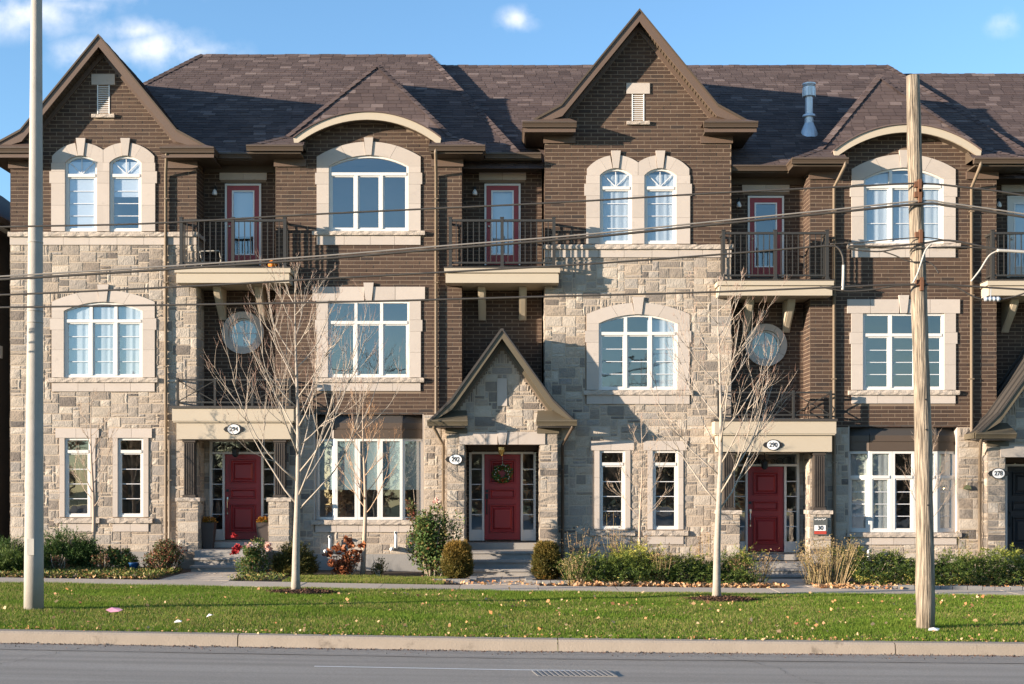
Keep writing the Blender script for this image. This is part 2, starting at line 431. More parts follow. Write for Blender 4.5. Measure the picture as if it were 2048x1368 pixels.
def arch_slices(cx, hw, zs, zt, n=14):
    res = []; hw -= .05; zt -= .04
    for i in range(n):
        za, zb = zs + (zt - zs) * i / n, zs + (zt - zs) * (i + 1) / n; zm = (za + zb) / 2
        lo, hi = 0, hw
        for _ in range(25):
            md = (lo + hi) / 2
            if arc_z(md, hw, zs, zt) > zm: lo = md
            else: hi = md
        res.append((cx - lo, cx + lo, za, zb))
    return res


class House:
    def __init__(s, name, label, x, base, dz):
        s.e = thing(name, label, 'townhouse', (x, 0, base), 'brick and stone townhouses of the row')
        s.dz = dz; s.bricks = []; s.stones = []; s.tabs = []; s.wall = MB(); s.deck = MB(); s.mort = MB()
    def plane(s, F, u0, u1, z0, z1, holes=(), out=-.004):
        for a, b, c, d in rect_minus((u0, u1, z0, z1), holes):
            s.wall.add([F.P(a, c, out), F.P(b, c, out), F.P(b, d, out), F.P(a, d, out)], [(0, 1, 2, 3)])
    def brick(s, F, u0, u1, z0, z1, excl=(), lim=None, front=True):
        k = math.floor((z0 - s.dz) / COURSE)
        while True:
            a = s.dz + k * COURSE; b = a + COURSE; k += 1
            if a >= z1 - .02: break
            a, b = max(a, z0), min(b, z1)
            if b - a < .03: continue
            iv = [(u0, u1)]
            if lim:
                p, q = lim((a + b) / 2)
                iv = [(max(u0, p), min(u1, q))] if q > p else []
            for h in excl:
                if h[2] < b - .03 and h[3] > a + .03: iv = subtract(iv, h[0] + .03, h[1] - .03)
            off = (k % 2) * BL / 2
            for p, q in iv:
                i = math.floor((p - off) / BL)
                while i * BL + off < q:
                    ua, ub = max(p, i * BL + off), min(q, (i + 1) * BL + off); i += 1
                    if ub - ua < .035: continue
                    full = ub - ua > BL - .001 and b - a > COURSE - .001 and front
                    s.bricks.append((F, ua, ub, a, b, full))
    def stone(s, F, u0, u1, z0, z1, excl=(), seed=1, front=True):
        for a, b, c1, d1 in rect_minus((u0, u1, z0, z1), excl): s.mort.add([F.P(a, c1, -.002), F.P(b, c1, -.002), F.P(b, d1, -.002), F.P(a, d1, -.002)], [(0, 1, 2, 3)])
        rr = random.Random(seed); c = .078; nu = max(1, round((u1 - u0) / c)); nzz = max(1, round((z1 - z0) / c))
        cu, cz_ = (u1 - u0) / nu, (z1 - z0) / nzz
        g = [[False] * nu for _ in range(nzz)]
        for j in range(nzz):
            for i in range(nu):
                if g[j][i]: continue
                h = rr.choice([1, 1, 2, 2, 2, 3, 3, 3]); w = rr.choice([2, 3, 3, 4, 4, 5, 6, 7]) if h > 1 else rr.choice([2, 3, 4, 5])
                if h == 3: w = rr.choice([3, 4, 5, 5, 6])
                w0 = 0
                while w0 < w and i + w0 < nu and not g[j][i + w0]: w0 += 1
                w = w0
                if 0 < nu - (i + w) < 2 and not any(g[j][i + w:nu]): w = nu - i
                h = min(h, nzz - j)
                ok = 1
                while ok < h and not any(g[j + ok][i:i + w]): ok += 1
                h = ok
                for jj in range(j, j + h):
                    for ii in range(i, i + w): g[jj][ii] = True
                for a, b, c1, d1 in rect_minus((u0 + i * cu, u0 + (i + w) * cu, z0 + j * cz_, z0 + (j + h) * cz_), excl):
                    if b - a > .035 and d1 - c1 > .03: s.stones.append((F, a, b, c1, d1, front))
    def shingles(s, O, U, V, poly, expo=.143, tab=.30, front=True):
        O, U, V = Vector(O), Vector(U).normalized(), Vector(V).normalized(); Nn = U.cross(V)
        n = len(poly)
        def span(v):
            xs = []
            for i in range(n):
                (a, c), (b, d) = poly[i], poly[(i + 1) % n]
                if (c - v) * (d - v) <= 0 and abs(d - c) > 1e-9: xs.append(a + (b - a) * (v - c) / (d - c))
            return (min(xs), max(xs)) if len(xs) >= 2 else None
        vmin, vmax = min(p[1] for p in poly), max(p[1] for p in poly)
        v = vmin; row = 0
        while v < vmax - .02:
            a = span(v + .001); b = span(min(v + expo, vmax - .001)); row += 1
            if a and b:
                lo, hi = min(a[0], b[0]), max(a[1], b[1])
                off = random.random() * tab; i = math.floor((lo - off) / tab)
                while i * tab + off < hi:
                    p, q = i * tab + off, (i + 1) * tab + off; i += 1
                    c0, c1, c2, c3 = max(p, a[0]), min(q, a[1]), min(q, b[1]), max(p, b[0])
                    if c1 - c0 < .015 and c2 - c3 < .015: continue
                    c1, c2 = max(c1, c0), max(c2, c3)
                    full = c1 - c0 > tab - .002 and c2 - c3 > tab - .002 and front
                    s.tabs.append((O, U, V, Nn, c0, c1, c2, c3, v, min(expo + .012, vmax - v + .01), full))
            v += expo
        s.deck.add([tuple(O + U * a + V * b) for a, b in poly], [tuple(range(n))])
    def finish(s, limit=300):
        W = build(s.wall, 'wall', 'mortar', s.e)
        org = ORG[s.e.name]; rr = random.Random(5)
        if s.mort.f: build(s.mort, 'stone_bedding', 'stone_mortar', W)
        def key(x): return (x[3] - 6) ** 2 * .4 + (((x[1] + x[2]) / 2 + x[0].ox) - org.x) ** 2
        pick = [i for i, b in enumerate(s.bricks) if b[5]]
        rr.shuffle(pick); pick = set(pick[:limit]); rest = MB()
        for i, (F, ua, ub, a, b, full) in enumerate(s.bricks):
            o = rr.uniform(-.002, .0025); uc, zc = (ua + ub) / 2, (a + b) / 2
            if i in pick:
                k = bpy.data.objects.new('brick', BRICK_ME); COL.objects.link(k); k.parent = W
                k.location = Vector(F.P(uc, zc, o)) - org; k.rotation_euler = (rr.uniform(-.008, .008), 0, F.ang + rr.uniform(-.006, .006))
            else:
                w, h = (ub - ua) / 2 - JT / 2, (b - a) / 2 - JT / 2; tl, tw = rr.uniform(-.002, .002), rr.uniform(-.002, .002)
                P = F.P
                rest.add([P(uc - w, zc - h, o + tl), P(uc + w, zc - h, o - tl), P(uc + w, zc + h, o + tw), P(uc - w, zc + h, o - tw),
                          P(uc - w, zc - h, -.02), P(uc + w, zc - h, -.02), P(uc + w, zc + h, -.02), P(uc - w, zc + h, -.02)],
                         [(0, 1, 2, 3), (0, 4, 5, 1), (1, 5, 6, 2), (2, 6, 7, 3), (3, 7, 4, 0)], rr.random())
        if rest.f: build(rest, 'bricks', 'brick', W, kind='stuff')
        idx = sorted([i for i, q in enumerate(s.stones) if q[5]], key=lambda i: -(s.stones[i][2] - s.stones[i][1]) * (s.stones[i][4] - s.stones[i][3]))
        pick = set(idx[:limit]); rest = MB()
        for i, (F, ua, ub, a, b, fr_) in enumerate(s.stones):
            uc, zc = (ua + ub) / 2, (a + b) / 2; w, h = ub - ua - .023, b - a - .023; t = rr.uniform(.010, .024)
            me, vs_, fs = STONES[rr.randrange(len(STONES))]
            if i in pick:
                k = bpy.data.objects.new('stone', me); COL.objects.link(k); k.parent = W
                k.location = Vector(F.P(uc, zc, 0)) - org; k.rotation_euler = (0, 0, F.ang); k.scale = (w, t, h)
            else:
                rest.add([F.P(uc + x * w, zc + z * h, -y * t) for x, y, z in vs_], fs, rr.random())
        if rest.f: build(rest, 'stones', 'stone', W, kind='stuff')
        RF = build(s.deck, 'roof', 'roof_deck', s.e)
        pick = [i for i, q in enumerate(s.tabs) if q[10]]; rr.shuffle(pick); pick = set(pick[:limit]); rest = MB()
        for i, (O, U, V, Nn, c0, c1, c2, c3, v, ln, full) in enumerate(s.tabs):
            lf = rr.uniform(.009, .017); g = .004
            if i in pick:
                k = bpy.data.objects.new('shingle', SHINGLE_ME); COL.objects.link(k); k.parent = RF
                p = O + U * ((c0 + c1) / 2) + V * v + Nn * .003 - org
                mt_ = Matrix((U, V, Nn)).transposed().to_4x4(); k.rotation_euler = mt_.to_euler(); k.location = p; k.scale = (.973, 1, rr.uniform(.8, 1.4))
            else:
                P = lambda u, vv, w: tuple(O + U * u + V * vv + Nn * w)
                rest.add([P(c0 + g, v, lf), P(c1 - g, v, lf), P(c2 - g, v + ln, .006), P(c3 + g, v + ln, .006), P(c0 + g, v, 0), P(c1 - g, v, 0)],
                         [(0, 1, 2, 3), (4, 5, 1, 0)], rr.random())
        if rest.f: build(rest, 'shingles', 'shingle', RF, kind='stuff')
        s.W, s.RF = W, RF


# ------------------------------------------------------------------ trim, windows, doors
def piece(H, par, name, mat, F, poly, o0, o1, label=None):
    return build(MB().prism(F, poly, o0, o1), name, mat, par, label=label)


def rough_bar(F, u0, u1, z0, z1, o0, o1, seed):
    """A sill of split-faced stone: the front and top wander."""
    rr = random.Random(seed); n = max(4, int((u1 - u0) / .09)); m = MB(); vs_ = []
    for i in range(n + 1):
        u = u0 + (u1 - u0) * i / n; a = o1 - rr.uniform(0, .022); b = o1 - rr.uniform(0, .022); zz = rr.uniform(-.008, .004)
        vs_ += [F.P(u, z0, o0), F.P(u, z0, a), F.P(u, (z0 + z1) / 2, o1 - rr.uniform(0, .012)), F.P(u, z1 + zz, b), F.P(u, z1, o0)]
    fs = []
    for i in range(n):
        for j in range(4): fs.append((i * 5 + j, (i + 1) * 5 + j, (i + 1) * 5 + j + 1, i * 5 + j + 1))
    fs += [(4, 3, 2, 1, 0), tuple(n * 5 + j for j in range(5))]
    return m.add(vs_, fs)


def block_row(H, par, F, u0, u1, z0, z1, n, o1=.03, seed=0, name='surround_stone'):
    rr = random.Random(seed); cuts = [u0] + sorted(u0 + (u1 - u0) * (i + rr.uniform(-.1, .1)) / n for i in range(1, n)) + [u1]
    for a, b in zip(cuts, cuts[1:]): build(MB().fbox(F, a + .003, b - .003, z0, z1, -.05, o1), name, 'limestone', par)


def jambs(H, par, F, cx, hw, jw, zs, o1=.03, depth=-.12, ext=.035):
    """Side stones of an opening: zs = list of joints from the bottom up; each alternate block a little wider."""
    for sgn in (-1, 1):
        for i, (a, b) in enumerate(zip(zs, zs[1:])):
            w = jw + (ext if i == len(zs) - 3 or (len(zs) == 2) else 0)
            u0, u1 = sorted((cx + sgn * hw, cx + sgn * (hw + w)))
            build(MB().fbox(F, u0, u1, a + .002, b - .002, depth, o1), 'surround_stone', 'limestone', par)


def arch_stones(H, par, F, cx, hwi, zsi, zti, hwo, zso, zto, cuts, key=True, kh=.09, o1=.03, kw=.11):
    """Voussoirs between an inner and an outer curve, cut at the given fractions; keystone in the middle."""
    def I(t): x = hwi * t; return (cx + x, arc_z(x, hwi, zsi, zti))
    def O(t): x = hwo * t; return (cx + x, arc_z(x, hwo, zso, zto))
    kt = kw / hwo
    ts = [-1] + [c for c in cuts if c < 0] + [-kt] + [kt] + [c for c in cuts if c > 0] + [1]
    for a, b in zip(ts, ts[1:]):
        n = 6; tt = [a + (b - a) * i / n for i in range(n + 1)]
        if abs(a + kt) < 1e-6 and abs(b - kt) < 1e-6 and key:
            ki = kw * .62
            poly = [(cx - ki, arc_z(ki, hwi, zsi, zti)), (cx, zti), (cx + ki, arc_z(ki, hwi, zsi, zti)), (cx + kw, zto + kh), (cx - kw, zto + kh)]
            build(MB().prism(F, poly, -.12, o1 + .025), 'keystone', 'limestone', par); continue
        def Ic(t):
            ki = kw * .62 / hwi; sg = 1 if t >= 0 else -1
            tt_ = sg * (ki + (abs(t) - kt) / (1 - kt) * (1 - ki)); return I(tt_)
        eps = .003
        poly = [Ic(t) for t in tt] + [O(t) for t in reversed(tt)]
        poly = [(p[0] + (eps if k in (0, len(poly) - 1) else (-eps if k in (n, n + 1) else 0)), p[1]) for k, p in enumerate(poly)]
        if a == -1: poly[0] = (cx - hwi, zsi); poly[-1] = (cx - hwo, zso); poly.append((cx - hwo, min(zsi, zso)))
        if b == 1: poly[n] = (cx + hwi, zsi); poly[n + 1] = (cx + hwo, zso); poly.insert(n + 1, (cx + hwo, min(zsi, zso)))
        build(MB().prism(F, poly, -.12, o1), 'surround_stone', 'limestone', par)


def window(H, F, cx, hw, z0, z1, cols=1, zt=None, arch=None, rows=1, fan=False, curtain='sheer', par=None, toprows=1, depth=-.012, fw=.05, gh=None, room=True, topcols=None):
    """arch = spring height. Returns the window part (its frame); panes, bars and curtains are sub-parts."""
    fr_ = MB(); o0, o1 = depth - .07, depth
    top = (lambda x: arc_z(x, hw, arch, z1)) if arch else (lambda x: z1)
    zs = arch or z1
    fr_.fbox(F, cx - hw, cx - hw + fw, z0, zs, o0, o1); fr_.fbox(F, cx + hw - fw, cx + hw, z0, zs, o0, o1)
    fr_.fbox(F, cx - hw + fw, cx + hw - fw, z0, z0 + fw, o0, o1)
    if arch:
        n = 14; xs = [-hw + 2 * hw * i / n for i in range(n + 1)]; hi = hw - fw
        for a, b in zip(xs, xs[1:]):
            ia, ib = a * hi / hw, b * hi / hw
            f = lambda x: arc_z(x, hi, arch, z1 - fw)
            fr_.prism(F, [(cx + ia, f(ia)), (cx + ib, f(ib)), (cx + b, top(b)), (cx + a, top(a))], o0, o1)
        itop = lambda x: arc_z(max(-hi, min(hi, x)), hi, arch, z1 - fw)
    else:
        fr_.fbox(F, cx - hw + fw, cx + hw - fw, z1 - fw, z1, o0, o1); itop = lambda x: z1 - fw
    us = [cx - hw + fw + (2 * hw - 2 * fw) * i / cols for i in range(cols + 1)]
    mw = .034
    for u in us[1:-1]: fr_.fbox(F, u - mw, u + mw, z0 + fw, (itop(u - cx) + .01) if topcols is None else zt - .034, o0, o1 + .012)
    if zt:
        fr_.fbox(F, cx - hw + fw, cx + hw - fw, zt - .035, zt + .035, o0, o1 + .015)
    w = build(fr_, 'window', 'vinyl', par or H.e)
    rr = random.Random(int(cx * 1000 + z0 * 77))
    lowtop = (zt - .035) if zt else None
    for i in range(cols):
        a = us[i] + (mw if i else 0); b = us[i + 1] - (mw if i < cols - 1 else 0)
        bands = [(z0 + fw, lowtop, rows, False)] if zt else [(z0 + fw, None, rows, fan)]
        if zt: bands.append((zt + .035, None, 1, fan))
        if topcols == 1 and zt:
            bands = bands[:1] + ([bands[1]] if i == 0 else [])
        for za, zb, nr, isfan in bands:
            if topcols == 1 and zb is None: a, b = us[0], us[-1]
            if zb is not None:                           # opening light with its own sash
                sw = .03; sm = MB()
                sm.fbox(F, a, a + sw, za, zb, o0 + .01, o1 - .012); sm.fbox(F, b - sw, b, za, zb, o0 + .01, o1 - .012)
                sm.fbox(F, a + sw, b - sw, za, za + sw, o0 + .01, o1 - .012); sm.fbox(F, a + sw, b - sw, zb - sw, zb, o0 + .01, o1 - .012)
                build(sm, 'sash', 'vinyl', w); pa, pb, pz, pt = a + sw, b - sw, za + sw, zb - sw
                poly = [(pa, pz), (pb, pz), (pb, pt), (pa, pt)]
            else:
                pa, pb, pz, pt = a, b, za, None; n = 8
                poly = [(pa, pz), (pb, pz)] + [(pb - (pb - pa) * k / n, itop(pb - (pb - pa) * k / n - cx)) for k in range(n + 1)]
            t1, t2 = rr.uniform(-.006, .006), rr.uniform(-.006, .006); oc = o1 - .035; uc = (pa + pb) / 2
            zc = pz + .3
            gl = MB(); gl.add([F.P(u, z, oc + t1 * (u - uc) + t2 * (z - zc)) for u, z in poly], [tuple(range(len(poly)))])
            build(gl, 'pane', 'glass', w)
            bars = MB()
            if nr > 1:
                for k in range(1, nr):
                    z = pz + (pt - pz) * k / nr; build(MB().fbox(F, pa, pb, z - .008, z + .008, oc - .004, oc + .006), 'glazing_bar', 'grille', w)
            if isfan:
                c0 = (cx, pz); Rm = .85 * hw
                for ang in (45, 90, 135):
                    ca, sa = math.cos(R(ang)), math.sin(R(ang)); Lr = 0
                    while Lr < 1.2 and pz + sa * Lr < itop(ca * Lr) and abs(ca * Lr) < hw - fw: Lr += .01
                    px_, pz_ = -sa * .009, ca * .009
                    build(MB().prism(F, [(cx + px_, pz + pz_), (cx - px_, pz - pz_), (cx + ca * Lr - px_, pz + sa * Lr - pz_), (cx + ca * Lr + px_, pz + sa * Lr + pz_)], oc - .004, oc + .008), 'glazing_bar', 'grille', w)
            if bars.f: build(bars, 'glazing_bar', 'grille', w)
    # room behind
    if room:
        rm = MB(); d0, d1 = o0 - .01, o0 - 1.6; a, b, c, d = cx - hw - .25, cx + hw + .25, z0 - .3, z1 + .15
        q = [F.P(a, c, d0), F.P(b, c, d0), F.P(b, d, d0), F.P(a, d, d0), F.P(a, c, d1), F.P(b, c, d1), F.P(b, d, d1), F.P(a, d, d1)]
        rm.add(q, [(4, 5, 6, 7), (0, 4, 7, 3), (1, 2, 6, 5), (0, 1, 5, 4), (3, 7, 6, 2)]); build(rm, 'interior', 'interior', w)
    drape(F, w, cx, hw - .02, z0, z1 - (.0 if not arch else .12), o1 - .062, curtain, rr)
    return w


def drape(F, w, cx, hw, z0, z1, o, kind, rr):
    def sheet(a, b, za, zb, amp, mat, name):
        n = max(6, int((b - a) / .025)); ph = rr.uniform(0, 6); vs_ = []; m = MB()
        for i in range(n + 1):
            u = a + (b - a) * i / n; q = amp * (math.sin(u * 38 + ph) + .5 * math.sin(u * 61 + ph * 2)); vs_ += [F.P(u, za, o + q), F.P(u, zb, o + q * .6)]
        m.add(vs_, [(2 * i, 2 * i + 2, 2 * i + 3, 2 * i + 1) for i in range(n)]); build(m, name, mat, w, smooth=True)
    if kind == 'sheer': sheet(cx - hw, cx + hw, z0, z1, .007, 'curtain', 'curtain')
    elif kind == 'grey': sheet(cx - hw, cx + hw, z0, z1, .007, 'curtain_shaded', 'curtain')  # sheer in the darker copy, indoor shade painted in
    elif kind == 'pair':
        sheet(cx - hw, cx - hw * .45, z0, z1, .008, 'curtain', 'curtain'); sheet(cx + hw * .5, cx + hw, z0, z1, .008, 'curtain', 'curtain')
    elif kind == 'blind': sheet(cx - hw, cx + hw, z0, z1, .0, 'blind', 'blind')
    elif kind == 'half': sheet(cx - hw, cx + hw, z0 + (z1 - z0) * .5, z1, .0, 'blind', 'blind')
    elif kind == 'cell': sheet(cx - hw, cx + hw, z0 + (z1 - z0) * .37, z1, .0, 'cellular_blind', 'blind')
    elif kind == 'part': sheet(cx - hw, cx + hw * .1, z0, z1, .008, 'curtain', 'curtain')
    elif kind == 'right': sheet(cx + hw * .25, cx + hw, z0, z1, .008, 'curtain', 'curtain')


def front_door(H, cx, Y, z0, zl, zt, mat, handle, transom=True, arch_iron=True, gold=False):
    """Panelled leaf between two glazed sidelights. z0 sill, zl leaf top, zt frame top."""
    F = Frame(0, Y, 0); lw, sw = .42, .245; fw = .055
    fr_ = MB(); X0 = lw + fw + sw + fw
    for s in (-1, 1):
        fr_.fbox(F, *sorted((cx + s * (lw + .005), cx + s * (lw + fw))), z0, zl + .01, -.05, .05)
        fr_.fbox(F, *sorted((cx + s * (X0 - fw), cx + s * X0)), z0, zt, -.05, .05)
        fr_.fbox(F, *sorted((cx + s * (lw + fw), cx + s * (X0 - fw))), z0, z0 + .25, -.05, .02)
        fr_.fbox(F, *sorted((cx + s * (lw + fw), cx + s * (X0 - fw))), z0 + .04, z0 + .22, .02, .03)
    fr_.fbox(F, cx - X0 + fw, cx + X0 - fw, zl + .01, zl + .06, -.05, .055)
    if transom: fr_.fbox(F, cx - X0, cx + X0, zt, zt + .05, -.05, .05)
    d = build(fr_, 'door', 'vinyl', H.e)
    lf = MB().fbox(F, cx - lw, cx + lw, z0 + .02, zl, -.03, .001)
    for q_ in ((cx - lw, cx - lw + .12, z0 + .02, zl), (cx + lw - .12, cx + lw, z0 + .02, zl), (cx - lw + .12, cx + lw - .12, z0 + .02, z0 + (zl - z0) * .09), (cx - lw + .12, cx + lw - .12, z0 + (zl - z0) * .42, z0 + (zl - z0) * .485), (cx - lw + .12, cx + lw - .12, z0 + (zl - z0) * .60, z0 + (zl - z0) * .665), (cx - lw + .12, cx + lw - .12, z0 + (zl - z0) * .94, zl)): lf.fbox(F, *q_, .001, .01)
    leaf = build(lf, 'door_leaf', mat, d)
    hgt = zl - z0
    for a, b in ((.09, .42), (.485, .60), (.665, .94)):
        za, zb = z0 + hgt * a, z0 + hgt * b
        m = MB(); u0, u1 = cx - lw + .12, cx + lw - .12
        loops = [(0, .0101), (.012, .042), (.03, .042), (.055, .002), (.075, .002), (.12, .034)]
        vs_ = []
        for ins, o_ in loops: vs_ += [F.P(u0 + ins, za + ins, o_), F.P(u1 - ins, za + ins, o_), F.P(u1 - ins, zb - ins, o_), F.P(u0 + ins, zb - ins, o_)]
        if zb - za < .3: vs_ = vs_[:20]
        nl = len(vs_) // 4; fs = [(4 * i + j, 4 * i + (j + 1) % 4, 4 * i + 4 + (j + 1) % 4, 4 * i + 4 + j) for i in range(nl - 1) for j in range(4)] + [tuple(range(4 * nl - 4, 4 * nl))]
        m.add(vs_, fs)
        build(m, 'door_panel', mat, d)
    for s in (-1, 1):
        a, b = sorted((cx + s * (lw + fw), cx + s * (X0 - fw))); za, zb = z0 + .25, zl + .01
        build(MB().add([F.P(a, za, 0), F.P(b, za, 0), F.P(b, zb, .002), F.P(a, zb, .002)], [(0, 1, 2, 3)]), 'sidelight_pane', 'glass', d)
        m = MB()
        for k in range(1, 5): m.fbox(F, a, b, za + (zb - za) * k / 5 - .01, za + (zb - za) * k / 5 + .01, .003, .014)
        build(m, 'glazing_bar', 'grille', d)
    if transom:
        build(MB().add([F.P(cx - X0 + fw, zl + .06, 0), F.P(cx + X0 - fw, zl + .06, 0), F.P(cx + X0 - fw, zt, .002), F.P(cx - X0 + fw, zt, .002)], [(0, 1, 2, 3)]), 'transom_pane', 'glass', d)
        m = MB()
        for s in (-1, 1):
            for k in range(3):
                r_ = .05 + .03 * k; c = (cx + s * (.16 + .17 * k), zl + .06 + .07)
                pts = [F.P(c[0] + s * r_ * math.cos(t), c[1] + r_ * .8 * math.sin(t), .012) for t in np.linspace(-.4, 4.2, 10)]
                m.tube(pts, .007, 4)
        build(m, 'scroll_ironwork', 'metal_black', d)
    rm = MB(); q = [F.P(u, z, o) for o in (-.06, -1.4) for u, z in ((cx - X0, z0), (cx + X0, z0), (cx + X0, zt), (cx - X0, zt))]
    rm.add(q, [(4, 5, 6, 7), (0, 4, 7, 3), (1, 2, 6, 5), (0, 1, 5, 4), (3, 7, 6, 2)]); build(rm, 'interior', 'interior', d)
    hm = MB(); hx = cx - lw + .055; zz = z0 + .95; mh = handle
    if handle == 'nickel':
        hm.lathe(F.P(hx, zz, .03), [(.03, -.05), (.035, 0), (.03, .05)], 8); hm.tube([F.P(hx, zz - .04, .06), F.P(hx, zz - .2, .07), F.P(hx, zz - .3, .03)], .014, 6)
        hm.lathe(F.P(hx, zz - .33, .03), [(.02, -.02), (.02, .02)], 8)
    else:
        hm.fbox(F, hx - .03, hx + .03, zz + .02, zz + .14, .01, .04); hm.tube([F.P(hx, zz, .03), F.P(hx, zz - .06, .08), F.P(hx, zz - .28, .08), F.P(hx, zz - .34, .03)], .014, 6)
    build(hm, 'door_handle', mh, d)
    build(MB().fbox(F, hx - .03, hx + .03, zz + .17, zz + .23, .01, .03), 'lock', 'metal_black', d)
    return d


def balcony_door(H, cx, Y, z0, z1, seed, leaf='door_red', label=None):
    F = Frame(0, Y, 0); hw = .42; fr_ = MB(); f = .045
    fr_.fbox(F, cx - hw, cx - hw + f, z0, z1, -.05, .04); fr_.fbox(F, cx + hw - f, cx + hw, z0, z1, -.05, .04); fr_.fbox(F, cx - hw + f, cx + hw - f, z1 - f, z1, -.05, .04)
    d = build(fr_, 'balcony_door', 'vinyl', H.e, label=label)
    a, b, c, e = cx - hw + f, cx + hw - f, z0 + .02, z1 - f; lb = .115
    m = MB(); m.fbox(F, a, a + lb, c, e, -.03, .015); m.fbox(F, b - lb, b, c, e, -.03, .015); m.fbox(F, a + lb, b - lb, c, c + .22, -.03, .015); m.fbox(F, a + lb, b - lb, e - .11, e, -.03, .015)
    build(m, 'door_leaf', leaf, d)
    u0, u1, w0, w1 = a + lb, b - lb, c + .22, e - .11; k = .03
    m = MB(); m.fbox(F, u0, u0 + k, w0, w1, -.02, .025); m.fbox(F, u1 - k, u1, w0, w1, -.02, .025); m.fbox(F, u0 + k, u1 - k, w0, w0 + k, -.02, .025); m.fbox(F, u0 + k, u1 - k, w1 - k, w1, -.02, .025)
    build(m, 'glazing_frame', 'plastic_white', d)
    build(MB().add([F.P(u0, w0, .0), F.P(u1, w0, .002), F.P(u1, w1, -.004), F.P(u0, w1, 0)], [(0, 1, 2, 3)]), 'pane', 'glass', d)
    if seed in (1, 2, 4):
        zb = w0 + (.0 if seed != 1 else .45)
        m = MB(); n = int((w1 - zb) / .05)
        for i in range(n):
            z = zb + (w1 - zb) * i / n; m.add([F.P(u0, z, -.10), F.P(u1, z, -.10), F.P(u1, z + .05, -.085), F.P(u0, z + .05, -.085)], [(0, 1, 2, 3)])
        build(m, 'blind', 'blind', d)
    rm = MB(); q = [F.P(u, z, o) for o in (-.06, -1.4) for u, z in ((cx - hw, z0), (cx + hw, z0), (cx + hw, z1), (cx - hw, z1))]
    rm.add(q, [(4, 5, 6, 7), (0, 4, 7, 3), (1, 2, 6, 5), (0, 1, 5, 4), (3, 7, 6, 2)]); build(rm, 'interior', 'interior', d)
    hm = MB(); hx = a + .06
    for dz_ in (1.02, .90):
        hm.lathe(F.P(hx, z0 + dz_, .04), [(.01, -.03), (.028, -.015), (.028, .015), (.01, .03)], 8)
    build(hm, 'door_knob', 'nickel', d, smooth=True)
    # sconce
    s = MB(); sx = cx - hw - .22; sz = z1 - .12
    s.fbox(F, sx - .03, sx + .03, sz - .05, sz + .05, 0, .03); s.tube([F.P(sx, sz, .02), F.P(sx, sz + .06, .08), F.P(sx, sz + .02, .11)], .012, 5)
    sc = build(s, 'wall_lamp', 'metal_black', H.e)
    p = F.P(sx, sz - .1, .11); build(MB().lathe(p, [(.055, -.06), (.06, -.03), (.045, .03), (.02, .07)], 10), 'lamp_shade', 'plastic_white', sc, smooth=True)


def balcony(H, cx, z, posts=3, rail_mat='rail_bronze'):
    """Cream slab with moulded edge on two scrolled brackets, bronze rail with thin balusters."""
    w, yf, yb = 1.295, -.5, .69
    m = MB(); m.box(cx - w, cx + w, yf, yb, z - .10, z); m.box(cx - w + .045, cx + w - .045, yf + .045, yb, z - .135, z - .10)
    m.box(cx - w + .03, cx + w - .03, yf + .03, yb, z - .325, z - .135)
    b = build(m, 'balcony', 'cream_paint', H.e)
    build(MB().box(cx - w - .012, cx + w + .012, yf - .012, yb, z + .003, z + .028), 'flashing', 'charcoal_panel', b)
    for s in (-1, 1):                                    # brackets
        bx = cx + s * .47; prof = []
        for i in range(13):
            t = i / 12; y = .67 - .62 * (math.cos(t * math.pi / 2) ** 1.2) ; zz = z - .33 - .68 * t ** 1.15
            prof.append((y, zz))
        poly = [(.68, z - .33)] + prof + [(.68, z - 1.02)]
        mm = MB(); mm.extr([(bx - .085, y, zz) for y, zz in poly], (.17, 0, 0))
        build(mm, 'bracket', 'cream_paint', b)
        mm = MB(); pr = [(y - .02, zz) for y, zz in prof]; mm.extr([(bx - .05, y, zz) for y, zz in prof[2:]] + [(bx - .05, y, zz) for y, zz in reversed(pr[2:])], (.10, 0, 0))
        build(mm, 'bracket_moulding', 'cream_paint', b)
    x0, x1, y0 = cx - 1.16, cx + 1.16, yf + .08; zt = z + 1.10
    for px_ in (x0, cx, x1):
        pm = MB(); pm.box(px_ - .035, px_ + .035, y0 - .035, y0 + .035, z + .028, zt + .03); pm.box(px_ - .05, px_ + .05, y0 - .05, y0 + .05, z + .029, z + .06); pm.box(px_ - .045, px_ + .045, y0 - .045, y0 + .045, zt + .03, zt + .05)
        build(pm, 'post', rail_mat, b)
    for a, c in ((x0, cx), (cx, x1)):
        rm = MB(); rm.box(a + .035, c - .035, y0 - .028, y0 + .028, zt - .05, zt); build(rm, 'top_rail', rail_mat, b)
        rm = MB(); rm.box(a + .035, c - .035, y0 - .02, y0 + .02, z + .11, z + .15); build(rm, 'bottom_rail', rail_mat, b)
        n = 9
        for i in range(1, n):
            u = a + (c - a) * i / n; build(MB().box(u - .0095, u + .0095, y0 - .0095, y0 + .0095, z + .15, zt - .05), 'baluster', rail_mat, b)
    for px_, s in ((x0, -1), (x1, 1)):
        rm = MB(); rm.box(px_ - .026, px_ + .026, y0 + .036, .0, zt - .05, zt); rm.box(px_ - .02, px_ + .02, y0 + .036, .0, z + .11, z + .15); build(rm, 'side_rail', rail_mat, b)
        for i in range(1, 4): build(MB().box(px_ - .0095, px_ + .0095, y0 + .035 + i * .1, y0 + .054 + i * .1, z + .15, zt - .05), 'baluster', rail_mat, b)
    return b


def gutter_bar(H, x0, x1, y, z, depth=.13, mat='bronze', name='gutter'):
    """K-style gutter running along X with its face at y."""
    pr = [(y, z), (y, z - .035), (y + .02, z - .05), (y + .045, z - .10), (y + .05, z - .125), (y + depth, z - .125), (y + depth, z)]
    return build(MB().extr([(x0, a, b) for a, b in pr], (x1 - x0, 0, 0)), name, mat, H.e)


